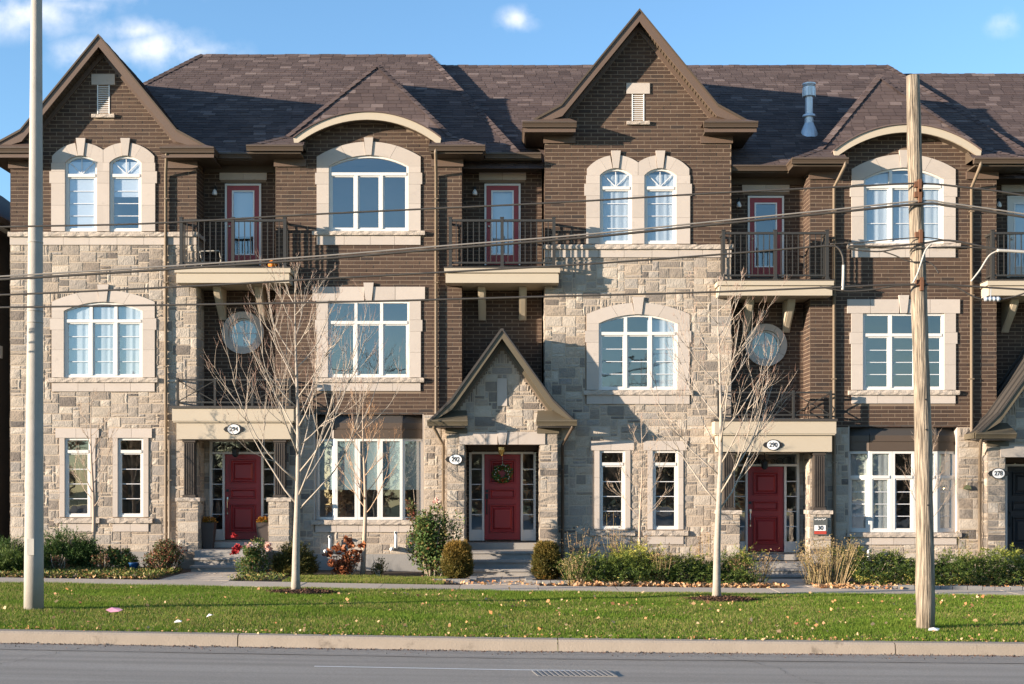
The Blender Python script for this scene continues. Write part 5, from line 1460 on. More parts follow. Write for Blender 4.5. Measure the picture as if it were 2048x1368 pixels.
wire('cable', 'upper of the bundled cables left of the pole at sill height', [(1696, 492), (1720, 492), (1760, 493), (1800, 491), (1850, 486), (1880, 481), (1910, 482), (1950, 490), (2000, 499), (2060, 502), (2400, 512)], .014)
wire('cable', 'lower of the bundled cables left of the pole at sill height', [(1694, 497), (1720, 501), (1760, 503), (1800, 497), (1850, 496), (1900, 494), (1960, 496), (2060, 505), (2400, 520)], .011)
wire('cable', 'thin cable tied to the rusty bracket on the pole', [(1660, 488), (1720, 485), (1780, 479), (1843, 475), (1870, 477), (1900, 482), (1960, 492)], .008)
wire('cable', 'thin drooping drop cable crossing the pole', [(1766, 503), (1790, 511), (1815, 522), (1835, 524), (1855, 524), (1868, 532), (1877, 547)], .009)
wire('cable', 'pale stay cable slanting down across the pole', [(1862, 488), (1850, 503), (1836, 545), (1826, 566)], .012, 'cable_grey', Y=YP - .17)
wire('cable', 'pale drop cable slanting down from the splice at the right', [(1996, 501), (1978, 512), (1960, 540), (1942, 563)], .012, 'cable_grey')
wire('splice_sleeve', 'pale long splice sleeve on the cable at the right edge', [(1994, 501), (2020, 502), (2052, 504)], .022, 'cable_grey', Y=YP - .15)
m = MB()
for k, px_ in enumerate((1972, 1980, 1988, 1996)): p = atp(px_, 598, YP - .13); m.lathe(p, [(.02, -.03), (.035, -.01), (.035, .01), (.02, .03)], 8)
m.tube([atp(1982, 574, YP - .13), atp(1981, 598, YP - .13)], .006, 4)
tag(build(m, 'cable_clamp', 'galvanised', loc=tuple(atp(1984, 598, YP - .13))), 'small metal clamps on the slack cable at the right', 'clamp')

# ------------------------------------------------------------------ signs and small things
def text_mesh(body, size, name='digits'):
    cu = bpy.data.curves.new(name, 'FONT'); cu.body = body; cu.size = size; cu.align_x = 'CENTER'; cu.align_y = 'CENTER'; cu.extrude = .003; cu.offset = size * .02
    ob = bpy.data.objects.new(name, cu); COL.objects.link(ob); dg_ = bpy.context.evaluated_depsgraph_get(); me = bpy.data.meshes.new_from_object(ob.evaluated_get(dg_))
    bpy.data.objects.remove(ob); return me


def plaque(num, x, y, z, label):
    t = thing('number_plaque', label, 'house number', (x, y, z), 'oval house number plaques')
    def ell(a, b, o0, o1, n=36): return MB().extr([(x + a * math.cos(q), y - o1, z + b * math.sin(q)) for q in np.linspace(0, 2 * math.pi, n, False)], (0, o1 - o0, 0))
    build(ell(.158, .125, 0, .015), 'rim', 'ink', t); build(ell(.138, .107, .015, .02), 'face', 'plastic_white', t)
    for s in (-1, 1): build(MB().extr([(x + s * .13, y - .012, z + .07), (x + s * .19, y - .012, z + .055), (x + s * .235, y - .012, z), (x + s * .19, y - .012, z - .055), (x + s * .13, y - .012, z - .07)], (0, .01, 0)), 'scroll_ear', 'ink', t)
    me = text_mesh(num, .13); me.materials.append(MATS['ink']); o = link('digits', me, None, t, (0, -.022, 0)); o.rotation_euler = (R(90), 0, 0); o.scale = (.95, 1.05, 1)


yp = -.45 + .07
plaque('294', A_rcx + .01, yp - .002, EZ(858.5, yp), 'oval white number plaque reading 294 on the left cream porch beam')
plaque('290', C_rcx - .04, yp - .002, EZ(890, yp), 'oval white number plaque reading 290 on the right cream porch beam')
plaque('292', B_rcx - 1.045, -.39, EZ(919, -.37), 'oval white number plaque reading 292 on the centre stone porch')
plaque('278', D_rcx - 1.02, -.39, EZ(947, -.37), 'oval white number plaque reading 278 on the right edge stone porch')

# name board on the pier of the third house
sx, sy, sz = C_rcx + 1.02, -.45 + .06 - .05, EZ(1052, -.4)
sg = thing('house_sign', 'dark board with white 30 panel and red strip on the stone pier', 'sign', (sx, sy, sz))
build(MB().box(sx - .17, sx + .14, sy - .02, sy, sz - .2, sz + .2), 'board', 'sign_grey', sg)
build(MB().box(sx - .15, sx + .10, sy - .026, sy - .02, sz - .105, sz + .02), 'number_panel', 'plastic_white', sg)
build(MB().box(sx - .155, sx + .115, sy - .028, sy - .02, sz - .18, sz - .115), 'red_strip', 'sign_red', sg)
me = text_mesh('30', .13); me.materials.append(MATS['ink']); o = link('digits', me, None, sg, (-.02, -.029, -.043)); o.rotation_euler = (R(90), 0, 0)
m = MB(); rr = random.Random(4); pts = [(sx - .15 + .25 * k / 24, sy - .024, sz + .15 + .016 * math.sin(k * 1.9) + rr.uniform(-.008, .008)) for k in range(25)]
build(m.tube(pts, .0045, 4), 'script_line', 'plastic_white', sg)


def leaves(n, sampler, size, asp=.5, seed=0, up=.3, rfun=None, curl=.15):
    """Numpy cloud of small folded leaves: returns (verts, faces, rnd)."""
    g = np.random.default_rng(seed); P = sampler(g, n); n = len(P)
    d = g.normal(size=(n, 3)); d[:, 2] = np.abs(d[:, 2]) * .6 + up; d /= np.linalg.norm(d, axis=1)[:, None]
    s_ = np.cross(d, g.normal(size=(n, 3))); s_ /= np.linalg.norm(s_, axis=1)[:, None] + 1e-9; nn = np.cross(d, s_)
    L_ = size * g.uniform(.6, 1.3, n)[:, None]; Wd = L_ * asp * .5
    v0 = P; v1 = P + d * L_ * .5 + s_ * Wd + nn * L_ * curl; v2 = P + d * L_; v3 = P + d * L_ * .5 - s_ * Wd + nn * L_ * curl
    V_ = np.stack([v0, v1, v2, v3], 1).reshape(-1, 3)
    r_ = g.random(n) if rfun is None else rfun(g, P)
    return V_, r_


def leaf_object(name, parts, mat, parent=None, kind=None, loc=(0, 0, 0), quad=True):
    V_ = np.concatenate([p[0] for p in parts]); r_ = np.concatenate([p[1] for p in parts]); n = len(r_)
    org = ORG[parent.name] if parent is not None else Vector(loc)
    V_ = V_ - np.array(org); me = bpy.data.meshes.new(name); k = len(V_) // n
    me.vertices.add(len(V_)); me.vertices.foreach_set('co', V_.astype(np.float32).ravel())
    me.loops.add(n * k); me.loops.foreach_set('vertex_index', np.arange(n * k, dtype=np.int32))
    me.polygons.add(n); me.polygons.foreach_set('loop_start', np.arange(0, n * k, k, dtype=np.int32)); me.polygons.foreach_set('loop_total', np.full(n, k, dtype=np.int32))
    at = me.attributes.new('rnd', 'FLOAT', 'FACE'); at.data.foreach_set('value', r_.astype(np.float32)); me.update(); me.validate()
    o = link(name, me, mat, parent, (0, 0, 0) if parent is not None else org); ORG[o.name] = org
    if kind: o['kind'] = kind
    return o


def blob(c, r, lumps=7, seed=0, shell=.55):
    """Sampler: union of lumps inside an ellipsoid, denser towards the outside."""
    g0 = np.random.default_rng(seed); c = np.array(c); r = np.array(r)
    cs = g0.normal(size=(lumps, 3)); cs /= np.linalg.norm(cs, axis=1)[:, None]; cs *= g0.uniform(.25, .7, (lumps, 1)); rs = g0.uniform(.35, .6, lumps)
    low = np.arange(lumps) % 3 == 0; cs[low, 2] = -.55; rs[low] = .5
    def f(g, n):
        k = g.integers(0, lumps, n); d = g.normal(size=(n, 3)); d /= np.linalg.norm(d, axis=1)[:, None]
        p = cs[k] + d * (rs[k] * g.uniform(shell, 1.05, n))[:, None]
        p = c + p * r; return p[p[:, 2] > c[2] - r[2] * .98]
    return f


def shrub(name, label, px, py, Y, w, h, mat, size=.05, n=2500, asp=.5, seed=0, d=None, group=None, up=.3, stems=6, cat='shrub', lumps=8, rfun=None, extra=None, stem_mat='bark_grey'):
    """px: centre in the survey drawing; py: its foot is on the ground."""
    x = EX(px, Y); g0 = G(x); c = (x, Y, g0 + h * .52); t = thing(name, label, cat, (x, Y, g0), group)
    rd = d or w * .8
    parts = [leaves(n, blob(c, (w / 2, rd / 2, h * .54), lumps, seed), size, asp, seed, up, rfun)]
    leaf_object('foliage', parts, mat, t)
    rr = random.Random(seed); m = MB()
    for i in range(stems):
        a = rr.uniform(-.4, .4) * w; b = rr.uniform(-.3, .3) * rd; e = Vector((x + a, Y + b, g0 + h * rr.uniform(.6, 1.0))); s_ = Vector((x + a * .2, Y + b * .2, g0 - .03))
        mid = (s_ + e) / 2 + Vector((rr.uniform(-.05, .05), rr.uniform(-.05, .05), 0)); m.tube([s_, mid, e], [.012, .008, .003], 4, .3)
    build(m, 'stem', stem_mat, t)
    return t, c


def blooms(t, pts, mat, size=.05, seed=0, name='flower'):
    for i, p in enumerate(pts):
        g = np.random.default_rng(seed + i); P = np.array(p)
        V_, r_ = leaves(26, lambda gg, n: P + gg.normal(size=(n, 3)) * size * .28, size, .9, seed + i, .1)
        leaf_object(name, [(V_, r_)], mat, t)


# --- bare trees
def bare_tree(name, label, px, pyb, Y, height, r0, first, spread, mat, seed, nb=13, lean=0., group='bare young street trees', levels=3, density=1., climb=.62):
    rr = random.Random(seed); x = EX(px, Y); base = Vector((x, Y, G(x) - .05)); t = thing(name, label, 'tree', (x, Y, G(x)), group)
    tr = MB(); cr_ = MB()
    n = 16; trunk = []
    for i in range(n + 1):
        q = i / n; trunk.append(base + Vector((lean * q * height + .03 * math.sin(q * 7 + seed), .03 * math.sin(q * 5 + seed * 2), q * height)))
    rads = [r0 * (1 - q / n) ** 1.2 * .94 + .004 for q in range(n + 1)]; rads[0] *= 1.25
    tr.tube(trunk, rads, 12, .05); build(tr, 'trunk', mat, t, smooth=True)
    def branch(p, d, ln, r_, lv):
        k = 6 if lv < 2 else 4; pts = [p]; q = p.copy(); dd = d.copy(); wob = Vector((rr.uniform(-1, 1), rr.uniform(-1, 1), 0)) * .10
        for i in range(k):
            dd = (dd + Vector((0, 0, climb * .26)) + wob * .5 + Vector((rr.uniform(-1, 1), rr.uniform(-1, 1), rr.uniform(-1, 1))) * .10).normalized()
            q = q + dd * (ln / k); pts.append(q.copy())
        cr_.tube(pts, [r_ * (1 - .75 * i / k) for i in range(k + 1)], 6 if lv == 0 else (4 if lv == 1 else 3), min(.99, .22 + .26 * lv + rr.uniform(-.08, .08)))
        if lv >= levels: return
        m_ = int((5 if lv == 0 else 3.4 if lv == 1 else 2) * density + rr.random())
        for j in range(m_):
            f_ = rr.uniform(.22, .97); i = min(int(f_ * k), k - 1); pp = pts[i].lerp(pts[i + 1], f_ * k - i); ax = (pts[i + 1] - pts[i]).normalized()
            sd = ax.cross(Vector((rr.uniform(-1, 1), rr.uniform(-1, 1), rr.uniform(-1, 1)))).normalized()
            nd = (ax * rr.uniform(.9, 1.3) + sd * rr.uniform(.45, .8)).normalized()
            branch(pp, nd, ln * rr.uniform(.38, .68) * (1.1 - f_ * .4), max(r_ * .5, .0030), lv + 1)
    for j in range(nb):
        q = first + (0.93 - first) * (j / (nb - 1)) ** 1.15; z = q * n; i = min(int(z), n - 1); p = trunk[i].lerp(trunk[i + 1], z - i)
        a = j * 2.4 + rr.uniform(-.5, .5); dirx = Vector((math.cos(a), math.sin(a) * .8, rr.uniform(.62, 1.0))).normalized()
        ln = spread * (1.25 - q * 1.08) * rr.uniform(.8, 1.15) * 1.25
        branch(p, dirx, ln, r0 * .25 * (1.15 - q * .7), 0)
    build(cr_, 'crown', mat, t, smooth=True)
    return t


bare_tree('bare_tree', 'larger bare pale-barked tree in the lawn before the left red door', 595, 1185, -6.6, 5.75, .078, .26, 2.05, 'bark_pale', 11, nb=24, lean=-.004, density=.92)
bare_tree('bare_tree', 'bare pale-barked tree in the lawn left of the porch numbered 290', 1437, 1200, -7.0, 5.7, .072, .28, 1.9, 'bark_pale', 23, nb=20, lean=.003, density=.9)
bare_tree('bare_tree', 'small bare tree between the two ground windows at far left', 185, 1140, -1.5, 3.9, .055, .36, 1.0, 'bark_grey', 31, nb=12, lean=-.004, levels=2)
bare_tree('bare_tree', 'slim bare tree with orange-tan bark before the bow window', 728, 1140, -1.5, 4.1, .06, .33, 1.1, 'bark_tan', 43, nb=14, levels=2)
bare_tree('bare_tree', 'thin bare tree between the ground windows right of centre', 1282, 1130, -1.5, 3.5, .04, .35, 1.0, 'bark_grey', 53, nb=12, levels=2)
bare_tree('bare_tree', 'thin bare tree half hidden behind the wooden pole', 1850, 1130, -1.6, 3.4, .04, .38, 1.0, 'bark_grey', 61, nb=11, levels=2)
# mulch rings
for px_, Y, lab in ((600, -6.65, 'ring of brown mulch round the foot of the left lawn tree'), (1440, -7.05, 'ring of brown mulch round the foot of the right lawn tree')):
    x = EX(px_, Y); g = np.random.default_rng(int(px_))
    def smp(gg, n, x=x, Y=Y):
        a = gg.uniform(0, 2 * np.pi, n); r_ = np.sqrt(gg.random(n)); return np.stack([x + r_ * .62 * np.cos(a), Y + r_ * .42 * np.sin(a), G(x) + .045 * (1 - r_ ** 2) + .005 + gg.random(n) * .012], 1)
    o = leaf_object('mulch', [leaves(1600, smp, .05, .35, 5, -.3)], 'mulch', None, 'stuff', (x, Y, G(x))); o['label'] = lab; o['category'] = 'mulch'
    m = MB(); q = 24; m.add([(x + .6 * math.cos(2 * math.pi * i / q), Y + .4 * math.sin(2 * math.pi * i / q), G(x) - .004) for i in range(q)] + [(x, Y, G(x) + .04)], [(i, (i + 1) % q, q) for i in range(q)]); b_ = build(m, 'mulch_mound', 'mulch', o)

# --- shrubs, left to right
hgt = lambda g, P: np.clip((P[:, 2] - P[:, 2].min()) / (np.ptp(P[:, 2]) + 1e-6) * .6 + g.random(len(P)) * .45 - .02, 0, 1)
shrub('red_leaved_shrub', 'small red-leaved shrub near the lamp post', 118, 0, -2.6, .45, .42, 'leaf_redrose', .05, 700, .5, 5)
shrub('red_leaved_shrub', 'small red-leaved shrub at the foot of the far left tree', 205, 0, -2.4, .45, .42, 'leaf_redrose', .05, 700, .5, 6)
t, c = shrub('rose_bush', 'large red-tinged rose bush left of the left steps', 335, 0, -1.9, 1.2, .92, 'leaf_redrose', .055, 3800, .55, 7, group='rose bushes', stems=12)
t, c = shrub('rose_bush', 'rose bush with red and pink blooms right of the left steps', 508, 0, -2.4, .85, .78, 'leaf_rose', .055, 2600, .55, 8, group='rose bushes', stems=10)
X_, Y_ = c[0], c[1]
blooms(t, [(X_ - .33, Y_ - .3, .66), (X_ - .27, Y_ - .3, .70), (X_ - .36, Y_ - .28, .58), (X_ - .30, Y_ - .32, .60), (X_ - .35, Y_ - .2, .93)], 'petal_red', .07, 3)
blooms(t, [(X_ + .33, Y_ - .2, .74), (X_ + .36, Y_ - .2, .64), (X_ + .30, Y_ - .2, .68), (X_ - .05, Y_ - .3, .72)], 'petal_pink', .07, 13)
t, c = shrub('hydrangea', 'dried rust-brown hydrangea left of the slim tan tree', 695, 0, -1.9, .85, .62, 'leaf_hydrangea', .075, 900, .7, 10, stems=16)
blooms(t, [(c[0] + a, c[1] - .2 + b, c[2] + d_) for a, b, d_ in ((-.38, 0, .12), (-.2, .1, .26), (.02, 0, .42), (.1, .1, .30), (.34, 0, .3), (-.1, .05, .22), (.2, 0, .18), (-.3, -.1, -.05))], 'leaf_hydrangea', .10, 30, 'dried_flower_head')
shrub('small_shrub', 'small dark shrub right of the slim tan tree', 758, 0, -1.7, .4, .42, 'leaf_darkbox', .05, 500, .5, 11)
# tall climbing rose
t, c = shrub('tall_rose', 'tall leafy rose left of the centre steps', 862, 0, -1.7, 1.0, 1.85, 'leaf_rose', .075, 5600, .55, 12, group='rose bushes', stems=9, lumps=11)
xx = c[0]
V1 = leaves(330, blob((xx - .38, -1.7, 1.55), (.14, .14, .42), 5, 77), .07, .5, 78); V2 = leaves(240, blob((xx + .5, -1.7, 1.1), (.28, .2, .35), 6, 79), .06, .5, 80)
leaf_object('upright_shoot', [V1], 'leaf_redrose', t); leaf_object('upright_shoot', [V2], 'leaf_rose', t)
m = MB()
for a, b in ((-.38, 1.9), (-.3, 1.6), (.5, 1.4), (.62, 1.25), (.15, 1.65)): build(MB().tube([(xx + a * .3, -1.7, 0), (xx + a * .8, -1.7, b * .6), (xx + a, -1.7, b)], [.012, .01, .005], 4, .5), 'stem', 'bark_grey', t)
blooms(t, [(xx + .12, -1.8, 1.63)], 'petal_pink', .07, 60)
def spray_bush(name, label, px, Y, w, h, seed, mat='leaf_yew', group=None, dens=900, ln=(.14, .30), d=None, egg=False):
    x = EX(px, Y); t = thing(name, label, 'shrub', (x, Y, G(x)), group); g = np.random.default_rng(seed); k = int(dens * w); d = d or w * .8
    a = g.uniform(0, 2 * np.pi, k); q = np.sqrt(g.random(k)); z = g.random(k) ** .8
    top = (1 - .55 * q ** 2) * (.8 + .2 * np.sin(a * 3 + seed) + .15 * g.normal(size=k))
    o = np.stack([x + q * np.cos(a) * w * .44, Y + q * np.sin(a) * d * .44, G(x) + z * top * h * .82], 1)
    if egg:
        q = q ** .5; rad = np.sqrt(np.clip(1 - ((z - .45) / .62) ** 2, 0, 1)) * (.92 + .12 * np.sin(a * 4 + z * 7)); o = np.stack([x + q * rad * np.cos(a) * w * .42, Y + q * rad * np.sin(a) * d * .42, G(x) + z * h * .88], 1)
    dr = np.stack([np.cos(a) * q * .8 + g.normal(size=k) * .35, np.sin(a) * q * .8 - .25 + g.normal(size=k) * .3, g.uniform(.25, 1.1, k)], 1); dr /= np.linalg.norm(dr, axis=1)[:, None]
    m_ = 16; tt = g.random((k, m_)); l_ = g.uniform(ln[0], ln[1], k)
    P = (o[:, None, :] + dr[:, None, :] * (tt * l_[:, None])[..., None] + g.normal(size=(k, m_, 3)) * .014).reshape(-1, 3)
    r_ = np.clip((z * .35)[:, None] + tt * .38 + g.random((k, m_)) * .3 - .05, 0, 1).reshape(-1)
    dd = np.repeat(dr, m_, 0) + g.normal(size=(k * m_, 3)) * .45; dd /= np.linalg.norm(dd, axis=1)[:, None]
    s_ = np.cross(dd, g.normal(size=dd.shape)); s_ /= np.linalg.norm(s_, axis=1)[:, None]; L_ = g.uniform(.035, .065, len(P))[:, None]
    V_ = np.stack([P - s_ * L_ * .16, P + dd * L_, P + s_ * L_ * .16], 1).reshape(-1, 3)
    leaf_object('foliage', [(V_, r_)], mat, t); m = MB(); rr = random.Random(seed)
    for i in range(8): m.tube([(x, Y, G(x) - .02), (x + rr.uniform(-.3, .3) * w, Y + rr.uniform(-.3, .3) * d, G(x) + h * .7)], [.014, .004], 4, .4)
    build(m, 'stem', 'bark_grey', t); return t


def hedge(name, label, pxa, pxb, Y, depth, h, seed, n, dry=0, group='low juniper hedges'):
    xa, xb = EX(pxa, Y), EX(pxb, Y); x = (xa + xb) / 2; t = thing(name, label, 'hedge', (x, Y, G(x)), group); g = np.random.default_rng(seed)
    # sprays: each a fan of slim needles along a rising twig
    k = int((xb - xa) * 560); Vs, rs = [], []
    o = np.stack([g.uniform(xa, xb, k), Y + g.uniform(-.5, .5, k) * depth, g.uniform(.0, 1, k) ** .6], 1)
    prof = 1 - (np.abs(o[:, 1] - Y) / (depth * .55)) ** 2.5; un = .82 + .18 * np.sin(o[:, 0] * 2.3 + seed) + .12 * np.sin(o[:, 0] * 5.7)
    zz_ = o[:, 2] * h * np.clip(prof, .25, 1) * un; o[:, 2] = np.array([G(q) for q in o[:, 0]]) + zz_
    d = np.stack([g.normal(size=k) * .7, -np.abs(g.normal(size=k)) * .7 - .05 + (o[:, 1] - Y) * .6, g.uniform(-.05, .55, k)], 1); d /= np.linalg.norm(d, axis=1)[:, None]
    m_ = 20; tt = g.random((k, m_)); ln = g.uniform(.16, .36, k)
    P = o[:, None, :] + d[:, None, :] * (tt * ln[:, None])[..., None] + g.normal(size=(k, m_, 3)) * .016; P = P.reshape(-1, 3)
    base_r = np.clip((zz_ / h)[:, None] * .40 + tt * .48 + g.random((k, m_)) * .25 - .12 + .22 * np.clip(zz_ / h * 3 - 1.9, 0, 1)[:, None], 0, 1).reshape(-1)  # yellower tips; sunlit tops and shaded interior are painted in by height
    dd = np.repeat(d, m_, 0) + g.normal(size=(k * m_, 3)) * .45; dd /= np.linalg.norm(dd, axis=1)[:, None]
    s_ = np.cross(dd, g.normal(size=dd.shape)); s_ /= np.linalg.norm(s_, axis=1)[:, None]; L_ = g.uniform(.035, .07, len(P))[:, None]; Wd = L_ * .16
    V_ = np.stack([P - s_ * Wd, P + dd * L_, P + s_ * Wd], 1).reshape(-1, 3)
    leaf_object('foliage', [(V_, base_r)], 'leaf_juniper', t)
    m = MB(); rr = random.Random(seed)
    for i in range(int((xb - xa) * 6)):
        u = rr.uniform(xa, xb); build(MB().tube([(u, Y + rr.uniform(-.3, .3) * depth, G(u) - .02), (u + rr.uniform(-.2, .2), Y + rr.uniform(-.4, .4) * depth, G(u) + h * .7)], [.014, .005], 4, .4), 'stem', 'bark_grey', t)
    return t


spray_bush('boxwood', 'round orange-brown boxwood left of the centre steps', 915, -2.4, .64, .80, 101, 'leaf_box', 'round boxwoods beside the centre steps', dens=4200, ln=(.05, .12), d=.58, egg=True)
spray_bush('boxwood', 'round orange-brown boxwood right of the centre steps', 1093, -2.4, .58, .82, 102, 'leaf_box', 'round boxwoods beside the centre steps', dens=4200, ln=(.05, .12), d=.58, egg=True)
spray_bush('yew_shrub', 'low dark evergreen shrub left of the lamp post', 22, -1.7, .95, .74, 1, group='evergreen shrubs in the left bed')
spray_bush('yew_shrub', 'wide dark evergreen shrub right of the lamp post', 132, -1.6, 1.5, .92, 2, group='evergreen shrubs in the left bed', dens=1300)
shrub('leafy_shrub', 'small leafy green shrub right of the far left tree', 238, 0, -1.6, .8, .68, 'leaf_rose', .06, 3200, .5, 3)
spray_bush('spreading_juniper', 'low spreading juniper at the left edge by the sidewalk', 5, -3.0, 1.5, .42, 4, 'leaf_juniper', dens=1100, d=1.4)
spray_bush('round_shrub', 'rounded olive shrub behind the left lawn tree', 590, -2.0, .9, .80, 9, 'leaf_darkbox', dens=1500, ln=(.08, .18))
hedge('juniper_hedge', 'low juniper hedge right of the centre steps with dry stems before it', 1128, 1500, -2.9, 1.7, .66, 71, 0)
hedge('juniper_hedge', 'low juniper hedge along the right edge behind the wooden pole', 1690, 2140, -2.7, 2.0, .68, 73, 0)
t, c = shrub('juniper_shoot', 'bright yellow-green juniper shoots rising above the centre hedge', 1300, 0, -2.6, .62, .80, 'leaf_juniper', .07, 1400, .2, 74, rfun=lambda g, P: .7 + .3 * g.random(len(P)), up=.6)


def dry_plant(name, label, px, Y, w, h, n, mat, seed, d=.5, green=None):
    x = EX(px, Y); t = thing(name, label, 'dry plant', (x, Y, G(x)), 'dried garden plants'); rr = random.Random(seed); m = MB(); tips = []
    for i in range(n):
        a, b = rr.uniform(-.5, .5) * w, rr.uniform(-.5, .5) * d; hh = h * rr.uniform(.55, 1.05)
        p0 = Vector((x + a * .55, Y + b * .6, G(x) - .02)); p2 = Vector((x + a * 1.15 + rr.uniform(-.08, .08), Y + b, G(x) + hh)); p1 = (p0 + p2) / 2 + Vector((rr.uniform(-.05, .05), 0, .06))
        m.tube([p0, p1, p2], [.006, .0045, .0025], 3, rr.random()); tips.append(p2); tips.append(p1.lerp(p2, .6))
    build(m, 'stem', 'leaf_straw', t)
    T = np.array([tuple(q) for q in tips])
    leaf_object('dry_leaf', [leaves(n * 9, lambda g, k: T[g.integers(0, len(T), k)] + g.normal(size=(k, 3)) * np.array([.05, .05, .06]), .045, .4, seed, .2)], mat, t)
    return t


dry_plant('dry_plant', 'dried brown flower stems at the left end of the centre hedge', 1160, -2.3, .7, .98, 34, 'leaf_dry', 81)
dry_plant('dry_plant', 'pale dried stems below the ground windows in the centre hedge', 1245, -2.1, .9, .92, 40, 'leaf_dry', 82)
dry_plant('dry_plant', 'tall dried stalk before the left ground window of the centre house', 1228, -2.0, .25, 1.45, 9, 'leaf_dry', 83, .2)
dry_plant('dry_plant', 'rust-brown dead stems in the middle of the centre hedge', 1325, -3.6, .35, .72, 22, 'leaf_dry', 84, .3)
dry_plant('dry_plant', 'drooping straw leaves at the front left of the centre hedge', 1150, -3.7, .5, .55, 30, 'leaf_straw', 85, .3)
dry_plant('dry_plant', 'dry grassy plant left of the right steps', 1505, -3.2, .85, .62, 70, 'leaf_dry', 86, .8)
dry_plant('dry_plant', 'brown stems behind the right lawn tree by the wall', 1415, -1.8, .5, .95, 24, 'leaf_dry', 87, .4)
t = dry_plant('ornamental_grass', 'tall straw-coloured ornamental plant right of the right steps', 1658, -3.0, 1.0, .86, 150, 'leaf_straw', 88, .9)
dry_plant('dry_plant', 'yellow-green weedy plant at the left of the straw plant', 1625, -3.2, .45, .6, 30, 'leaf_straw', 89, .4)
dry_plant('dry_plant', 'pale dry stems by the wall left of the right edge porch', 1925, -1.7, .35, 1.0, 10, 'leaf_straw', 90, .3)

# ground cover, fallen leaves in the beds
def flat_sampler(xa, xb, ya, yb, dz_=.01, zh=.05):
    def f(g, n):
        x_ = g.uniform(xa, xb, n); return np.stack([x_, g.uniform(ya, yb, n), np.array([G(q) for q in x_]) + dz_ + g.random(n) * zh], 1)
    return f
o = leaf_object('ground_cover', [leaves(9000, flat_sampler(-11.5, -7.05, -4.15, -1.6, .0, .10), .055, .6, 91, .3), leaves(500, flat_sampler(-5.6, -4.6, -4.1, -2.6, .0, .08), .055, .6, 92, .3)], 'ground_cover', None, 'stuff', (-9, -3, .15))
o['label'] = 'low green and yellow ground cover in the left bed'; o['category'] = 'ground cover'
o = leaf_object('leaf_litter', [leaves(2600, flat_sampler(1.2, 5.4, -4.22, -3.5, .0, .05), .07, .8, 93, -.1), leaves(800, flat_sampler(6.0, 7.6, -4.22, -3.6, .0, .05), .07, .8, 94, -.1), leaves(1500, flat_sampler(7.6, 11.5, -4.1, -3.4, .0, .06), .06, .8, 95, -.1), leaves(260, flat_sampler(-11.5, -7.1, -4.2, -3.6, .0, .06), .07, .8, 96, -.1), leaves(180, flat_sampler(-1.6, 1.3, -4.1, -3.2, .0, .03), .07, .8, 97, -.1)], 'dead_leaf', None, 'stuff', (4, -4, 0))
o['label'] = 'rust and tan fallen leaves lying in the beds'; o['category'] = 'leaves'

# grass
def grass(name, xa, xb, ya, yb, n, hmin, hmax, seed, label):
    g = np.random.default_rng(seed); x_ = g.uniform(xa, xb, n); y_ = g.uniform(ya, yb, n)
    keep = np.abs(x_) < (y_ + D) * 1024 / (S * D) * 1.12 + .3; x_, y_ = x_[keep], y_[keep]; n = len(x_)
    for px_, Y in ((600, -6.65), (1440, -7.05)):
        q = ((x_ - EX(px_, Y)) / .58) ** 2 + ((y_ - Y) / .38) ** 2 > g.uniform(.75, 1.1, n); x_, y_ = x_[q], y_[q]; n = len(x_)
    bald = .5 + .5 * np.sin(x_ * 1.3 + 3 * np.sin(y_ * .9) + 1) * np.sin(y_ * 1.9 + 2 * np.sin(x_ * .7)); q = g.random(n) > np.clip((bald - .86) * 5, 0, .75); x_, y_ = x_[q], y_[q]; n = len(x_)
    gz = np.where(x_ < 0, -.0165 * x_, -.009 * x_) - .012
    pat = .5 + .5 * np.sin(x_ * 1.7 + 2.1 * np.sin(y_ * 1.1)) * np.sin(y_ * 2.3 + 1.3 * np.sin(x_ * .9))
    hh = (hmin + (hmax - hmin) * g.random(n)) * (.7 + .5 * pat); a = g.uniform(0, 2 * np.pi, n); ln = g.uniform(.2, .9, n) * hh; w = g.uniform(.004, .008, n)
    bx, by = np.cos(a + 1.57) * w, np.sin(a + 1.57) * w
    p = np.stack([x_, y_, gz], 1); s_ = np.stack([bx, by, np.zeros(n)], 1); tip = p + np.stack([np.cos(a) * ln, np.sin(a) * ln, hh], 1)
    V_ = np.stack([p - s_, p + s_, tip], 1).reshape(-1, 3)
    edge = np.clip(1 - (y_ - (YK + .16)) / .45, 0, 1)    # tired strip along the kerb
    big = .5 + .5 * np.sin(x_ * .55 + 1.1) * np.sin(y_ * .8 + .4 * x_)
    bald2 = .5 + .5 * np.sin(x_ * .83 + 2.2 * np.sin(y_ * .7) + 2) * np.sin(y_ * 1.3 + 1.5 * np.sin(x_ * .6) + .5)
    fine = .5 + .5 * np.sin(x_ * 4.1 + 2 * np.sin(y_ * 3.3)) * np.sin(y_ * 6.7 + 1.7 * np.sin(x_ * 2.9))
    r_ = np.clip(g.random(n) * .62 + big * .20 + fine * .16 + np.clip(bald2 - .62, 0, 1) * .75 + edge * .30 + (x_ > 5.0) * .30 * g.random(n) * np.clip((y_ + 11.5) / 3, 0, 1), 0, .999)
    o = leaf_object(name, [(V_, r_)], 'grass_blades', None, 'stuff', (0, (ya + yb) / 2, 0)); o['label'] = label; o['category'] = 'grass'
grass('grass', -10.8, 10.8, YK + .14, -5.47, 560000, .025, .062, 5, 'mown green lawn strip between sidewalk and kerb')
grass('grass', -4.5, -1.35, -4.22, -2.4, 26000, .04, .10, 6, 'small patch of longer grass before the bow window')
g = np.random.default_rng(12)
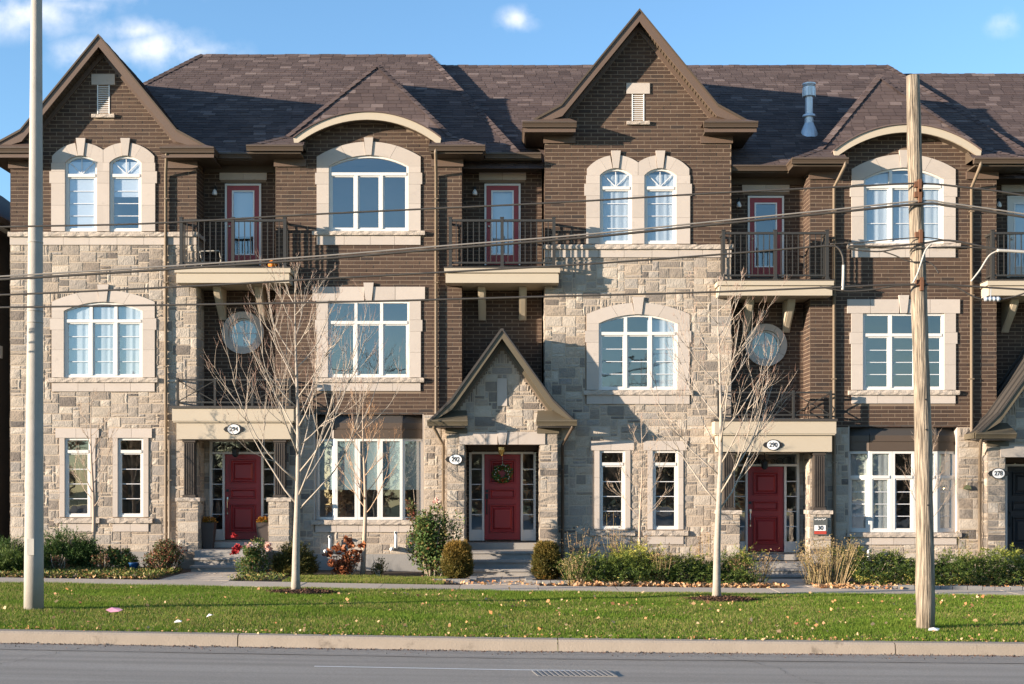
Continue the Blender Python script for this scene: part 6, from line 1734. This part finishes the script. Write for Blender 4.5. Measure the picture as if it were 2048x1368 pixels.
def lawn_leaf(gg, n):
    cc = np.random.default_rng(4); cx_, cy_, cw = cc.uniform(-9.5, 9.5, 34), -5.6 - 7.2 * cc.random(34), cc.uniform(.15, 1.1, 34); ki = gg.integers(0, 34, n); al = gg.random(n) < .4
    x_ = np.where(al, gg.uniform(-9.5, 9.5, n), cx_[ki] + gg.normal(size=n) * cw[ki] * 1.4); y_ = np.clip(np.where(al, -5.6 - 7.4 * gg.random(n), cy_[ki] + gg.normal(size=n) * cw[ki] * .5), -13.05, -5.6); k = gg.random(n) < np.where(x_ > -3, .95, .45); x_, y_ = x_[k], y_[k]
    return np.stack([x_, y_, np.array([G(q) for q in x_]) + .035 + gg.random(len(x_)) * .02], 1)
o = leaf_object('fallen_leaves', [leaves(150, lawn_leaf, .07, .85, 12, -.35), leaves(520, lawn_leaf, .045, .8, 13, -.3), leaves(900, flat_sampler(-8, 8, YK + .12, YK + .45, .0, .02), .04, .7, 14, -.4)], 'dead_leaf', None, 'stuff', (0, -9, 0))
o['label'] = 'tan and orange fallen leaves scattered over the lawn'; o['category'] = 'leaves'

# litter
def litter(name, label, px, py, Y, pts, mat):
    x = EX(px, Y); z = G(x) + .05; m = MB(); n = len(pts); m.add([(x + a, Y + b, z + c) for a, b, c in pts] + [(x, Y, z + .035)], [(i, (i + 1) % n, n) for i in range(n)]); m.add([(x + a, Y + b, z + c - .004) for a, b, c in pts], [tuple(range(n - 1, -1, -1))])
    tag(build(m, name, mat, loc=(x, Y, z)), label, 'litter')
litter('paper_litter', 'crumpled pink paper lying on the lawn by the lamp post', 228, 1227, -11.0, [(-.11, -.03, .02), (-.03, -.06, -.01), (.09, -.05, .0), (.13, .0, .02), (.05, .05, .04), (-.04, .03, .05)], 'litter_pink')
litter('paper_litter', 'scrap of white paper on the lawn nearest the kerb at left', 356, 1253, -12.4, [(-.05, -.01, 0), (.05, -.02, .01), (.05, .02, .02), (-.05, .02, .01)], 'plastic_white')
litter('paper_litter', 'scrap of white paper in the lawn left of the larger tree', 420, 1238, -11.6, [(-.05, -.01, 0), (.03, -.02, .03), (.06, .02, .02), (-.02, .03, .04)], 'plastic_white')
litter('paper_litter', 'white lump beside the foot of the wooden pole', 1867, 1261, -12.2, [(-.08, -.03, 0), (.05, -.04, .0), (.09, .02, .02), (-.05, .04, .02)], 'plastic_white')

# vent pipes by the wall
def vent_pipe(label, px, Y, z0, z1, dz_=0):
    x = EX(px, Y); t = thing('vent_pipe', label, 'vent pipe', (x, Y, z0), 'white plastic vent pipes'); m = MB()
    m.tube([(x, .0, z0 + .08), (x, Y, z0 + .08), (x, Y, z1), (x, Y - .02, z1 + .05), (x, Y - .10, z1 + .06)], .034, 10); build(m, 'pipe', 'plastic_white', t, smooth=True)
    build(MB().tube([(x, Y - .09, z1 + .06), (x, Y - .104, z1 + .06)], .024, 10), 'opening', 'ink', t); build(MB().tube([(x - .1, .0, z0 + .05), (x - .1, Y - .06, z0 + .05)], .04, 10), 'intake', 'plastic_white', t, smooth=True)
vent_pipe('white plastic vent pipe at the left foot of the first bow window', 660, -.14, EZ(1106), EZ(1078)); vent_pipe('white plastic vent pipe at the right foot of the first bow window', 792, -.14, EZ(1102), EZ(1070)); vent_pipe('white plastic vent pipe under the right bow window behind the hedge', 1737, -.14, EZ(1130), EZ(1106))
# blue basket half hidden in the left bed
x = EX(268, -1.9); t = thing('blue_tub', 'small blue tub half hidden in the left bed', 'tub', (x, -1.9, G(x)))
m = MB(); m.lathe((x, -1.9, G(x) + .02), [(.08, 0), (.11, .17), (.12, .18), (.10, .18)], 14); mt_ = M('blue_plastic', (.02, .09, .24), .4, .05, 5); build(m, 'tub', 'blue_plastic', t, smooth=True)

# planters by the left door
for x, lab in ((A_rcx - .64, 'tall dark planter of orange flowers left of the left red door'), (A_rcx + .62, 'tall dark planter of orange flowers right of the left red door')):
    y = -.02; z = A_zd - .17; t = thing('planter', lab, 'planter', (x, y, z), 'planters beside the left door')
    m = MB(); pr = [(.105, 0), (.155, .58), (.165, .6)]
    for (ra, za), (rb, zb2) in zip(pr, pr[1:]):
        m.add([(x - ra, y - ra, z + za), (x + ra, y - ra, z + za), (x + ra, y + ra, z + za), (x - ra, y + ra, z + za), (x - rb, y - rb, z + zb2), (x + rb, y - rb, z + zb2), (x + rb, y + rb, z + zb2), (x - rb, y + rb, z + zb2)], [(0, 1, 5, 4), (1, 2, 6, 5), (2, 3, 7, 6), (3, 0, 4, 7), (4, 5, 6, 7)])
    build(m, 'pot', 'planter', t)
    leaf_object('flowers', [leaves(600, blob((x, y, z + .66), (.19, .17, .10), 7, 5), .045, .7, 6, .3)], 'petal_orange', t)
    leaf_object('leaves', [leaves(260, blob((x, y, z + .60), (.18, .16, .07), 6, 7), .05, .5, 8, .1)], 'leaf_rose', t)
    if x < A_rcx:
        m = MB(); rr = random.Random(2)
        for i in range(7):
            a = rr.uniform(-.1, .06); m.tube([(x + a * .3, y, z + .6), (x + a + rr.uniform(-.04, .04), y, z + 1.0), (x + a * 1.2, y, z + 1.3 + rr.uniform(-.15, .15))], [.008, .007, .003], 4, .3)
        build(m, 'twigs', 'bark_grey', t)

# wreath on the centre door
wx, wy, wz = B_rcx + .0, REC - .06, B_zz(949); t = thing('wreath', 'round green wreath with pale and orange baubles on the centre red door', 'wreath', (wx, wy, wz))
def ringp(g, n):
    a = g.uniform(0, 2 * np.pi, n); b = g.uniform(0, 2 * np.pi, n); q = .16 + .045 * np.cos(b); return np.stack([wx + q * np.cos(a), wy + .03 * np.sin(b), wz + q * np.sin(a)], 1)
leaf_object('greenery', [leaves(800, ringp, .075, .4, 3, 0)], 'wreath_leaf', t)
m = MB(); rr = random.Random(8)
for i in range(20):
    a = rr.uniform(0, 6.28); q = .16 + rr.uniform(-.05, .06); m.lathe((wx + q * math.cos(a), wy - .05, wz + q * math.sin(a)), [(.002, -.014), (.011, -.008), (.014, 0), (.011, .008), (.002, .014)], 6)
build(m, 'baubles', 'plastic_white', t, smooth=True); build(MB().box(wx - .008, wx + .008, wy + .02, wy + .024, wz + .18, wz + .42), 'ribbon', 'cable_grey', t)

# chair and pumpkin on the left balcony
bz = EZ(536, -.5) + .03; cxx, cyy = EX(423, .1), .1; t = thing('folding_chair', 'small dark folding chair on the left balcony', 'chair', (cxx, cyy, bz))
m = MB(); m.box(cxx - .2, cxx + .2, cyy - .18, cyy + .18, bz + .40, bz + .43); build(m, 'seat', 'metal_black', t)
for s in (-1, 1):
    build(MB().tube([(cxx + s * .2, cyy - .2, bz), (cxx + s * .2, cyy + .2, bz + .42)], .012, 5), 'leg', 'cable_grey', t); build(MB().tube([(cxx + s * .22, cyy + .2, bz), (cxx + s * .22, cyy - .18, bz + .42)], .012, 5), 'leg', 'cable_grey', t)
build(MB().tube([(cxx - .2, cyy - .18, bz + .42), (cxx + .22, cyy - .2, bz + .43)], .012, 5), 'seat_rail', 'cable_grey', t)
px_, py_ = EX(545, -.35), -.35; t = thing('pumpkin', 'small orange pumpkin on the left balcony edge', 'pumpkin', (px_, py_, bz))
m = MB(); k = 24; prof = [(math.sin(q) * .11, .085 - math.cos(q) * .085) for q in np.linspace(.12, 3.0, 9)]
m._lathe(Vector((px_, py_, bz)), prof, k, 0.); m.v = [(px_ + (a - px_) * (1 + .06 * math.cos(8 * math.atan2(b - py_, a - px_))), py_ + (b - py_) * (1 + .06 * math.cos(8 * math.atan2(b - py_, a - px_))), c_) for a, b, c_ in m.v]
build(m, 'fruit', 'pumpkin', t, smooth=True); build(MB().tube([(px_, py_, bz + .16), (px_ + .02, py_, bz + .21)], [.014, .008], 5), 'stalk', 'bark_grey', t)
# yellow ornament hung on the stone pier at the right
ox, oy, oz = EX(1934, -.05), -.06, EZ(975, -.05); m = MB(); q = np.linspace(0, math.pi, 12)
m.extr([(ox + .09 * math.cos(a), oy - .02, oz - .04 + .10 * math.sin(a)) for a in q], (0, .04, 0)); m.tube([(ox, oy, oz + .06), (ox, oy, oz + .24)], .005, 4)
tag(build(m, 'hanging_ornament', 'gold', loc=(ox, oy, oz)), 'small yellow hanging ornament on the stone wall right of the pole', 'ornament')

# bare woodland across the road, behind the camera: only the windows mirror it
g = np.random.default_rng(99); parts = []
for i in range(84):
    x = -170 + 250 * (i + g.random()) / 84; h = g.uniform(5.5, 9.0)
    parts.append(leaves(900, blob((x, -55 + g.uniform(-3, 3), h * .5), (g.uniform(1.8, 3.0), 2, h * .55), 9, i), .8, .35, i))
o = leaf_object('treeline', parts, 'leaf_dry', None, 'stuff', (0, -55, 0)); o['label'] = 'bare woodland across the road'; o['category'] = 'woodland'

o = leaf_object('gutter_grit', [leaves(2600, flat_sampler(-7.5, 7.5, YK - .16, YK - .012, -.152, .004), .022, .9, 141, -.5), leaves(500, flat_sampler(-7.5, 7.5, YK - .5, YK - .1, -.152, .003), .02, .9, 142, -.5)], 'mulch', None, 'stuff', (0, YK, -.15))
o['label'] = 'grit and leaf crumbs lying in the gutter along the kerb'; o['category'] = 'grit'
rr = random.Random(77)
for cx_ in (-5.2, 2.6):
    x, y = cx_, YK - .03; vs_ = []; k = 0
    while y > -16.6:
        w_ = rr.uniform(.0015, .005); vs_ += [(x - w_, y, G(x) - .1462), (x + w_, y, G(x) - .1462)]; y -= rr.uniform(.05, .12); x += rr.uniform(-.06, .06) + (.02 if cx_ > 0 else -.015); k += 1
    build(MB().add(vs_, [(2 * i, 2 * i + 1, 2 * i + 3, 2 * i + 2) for i in range(k - 1)]), 'crack', 'charcoal_panel', road)
t_ = .09; p = lp0 + (lamp_top - lp0) * t_; build(MB().box(p.x - .05, p.x + .05, p.y - .145, p.y - .11, p.z - .12, p.z + .12), 'access_hatch', 'cable_grey', lpole)
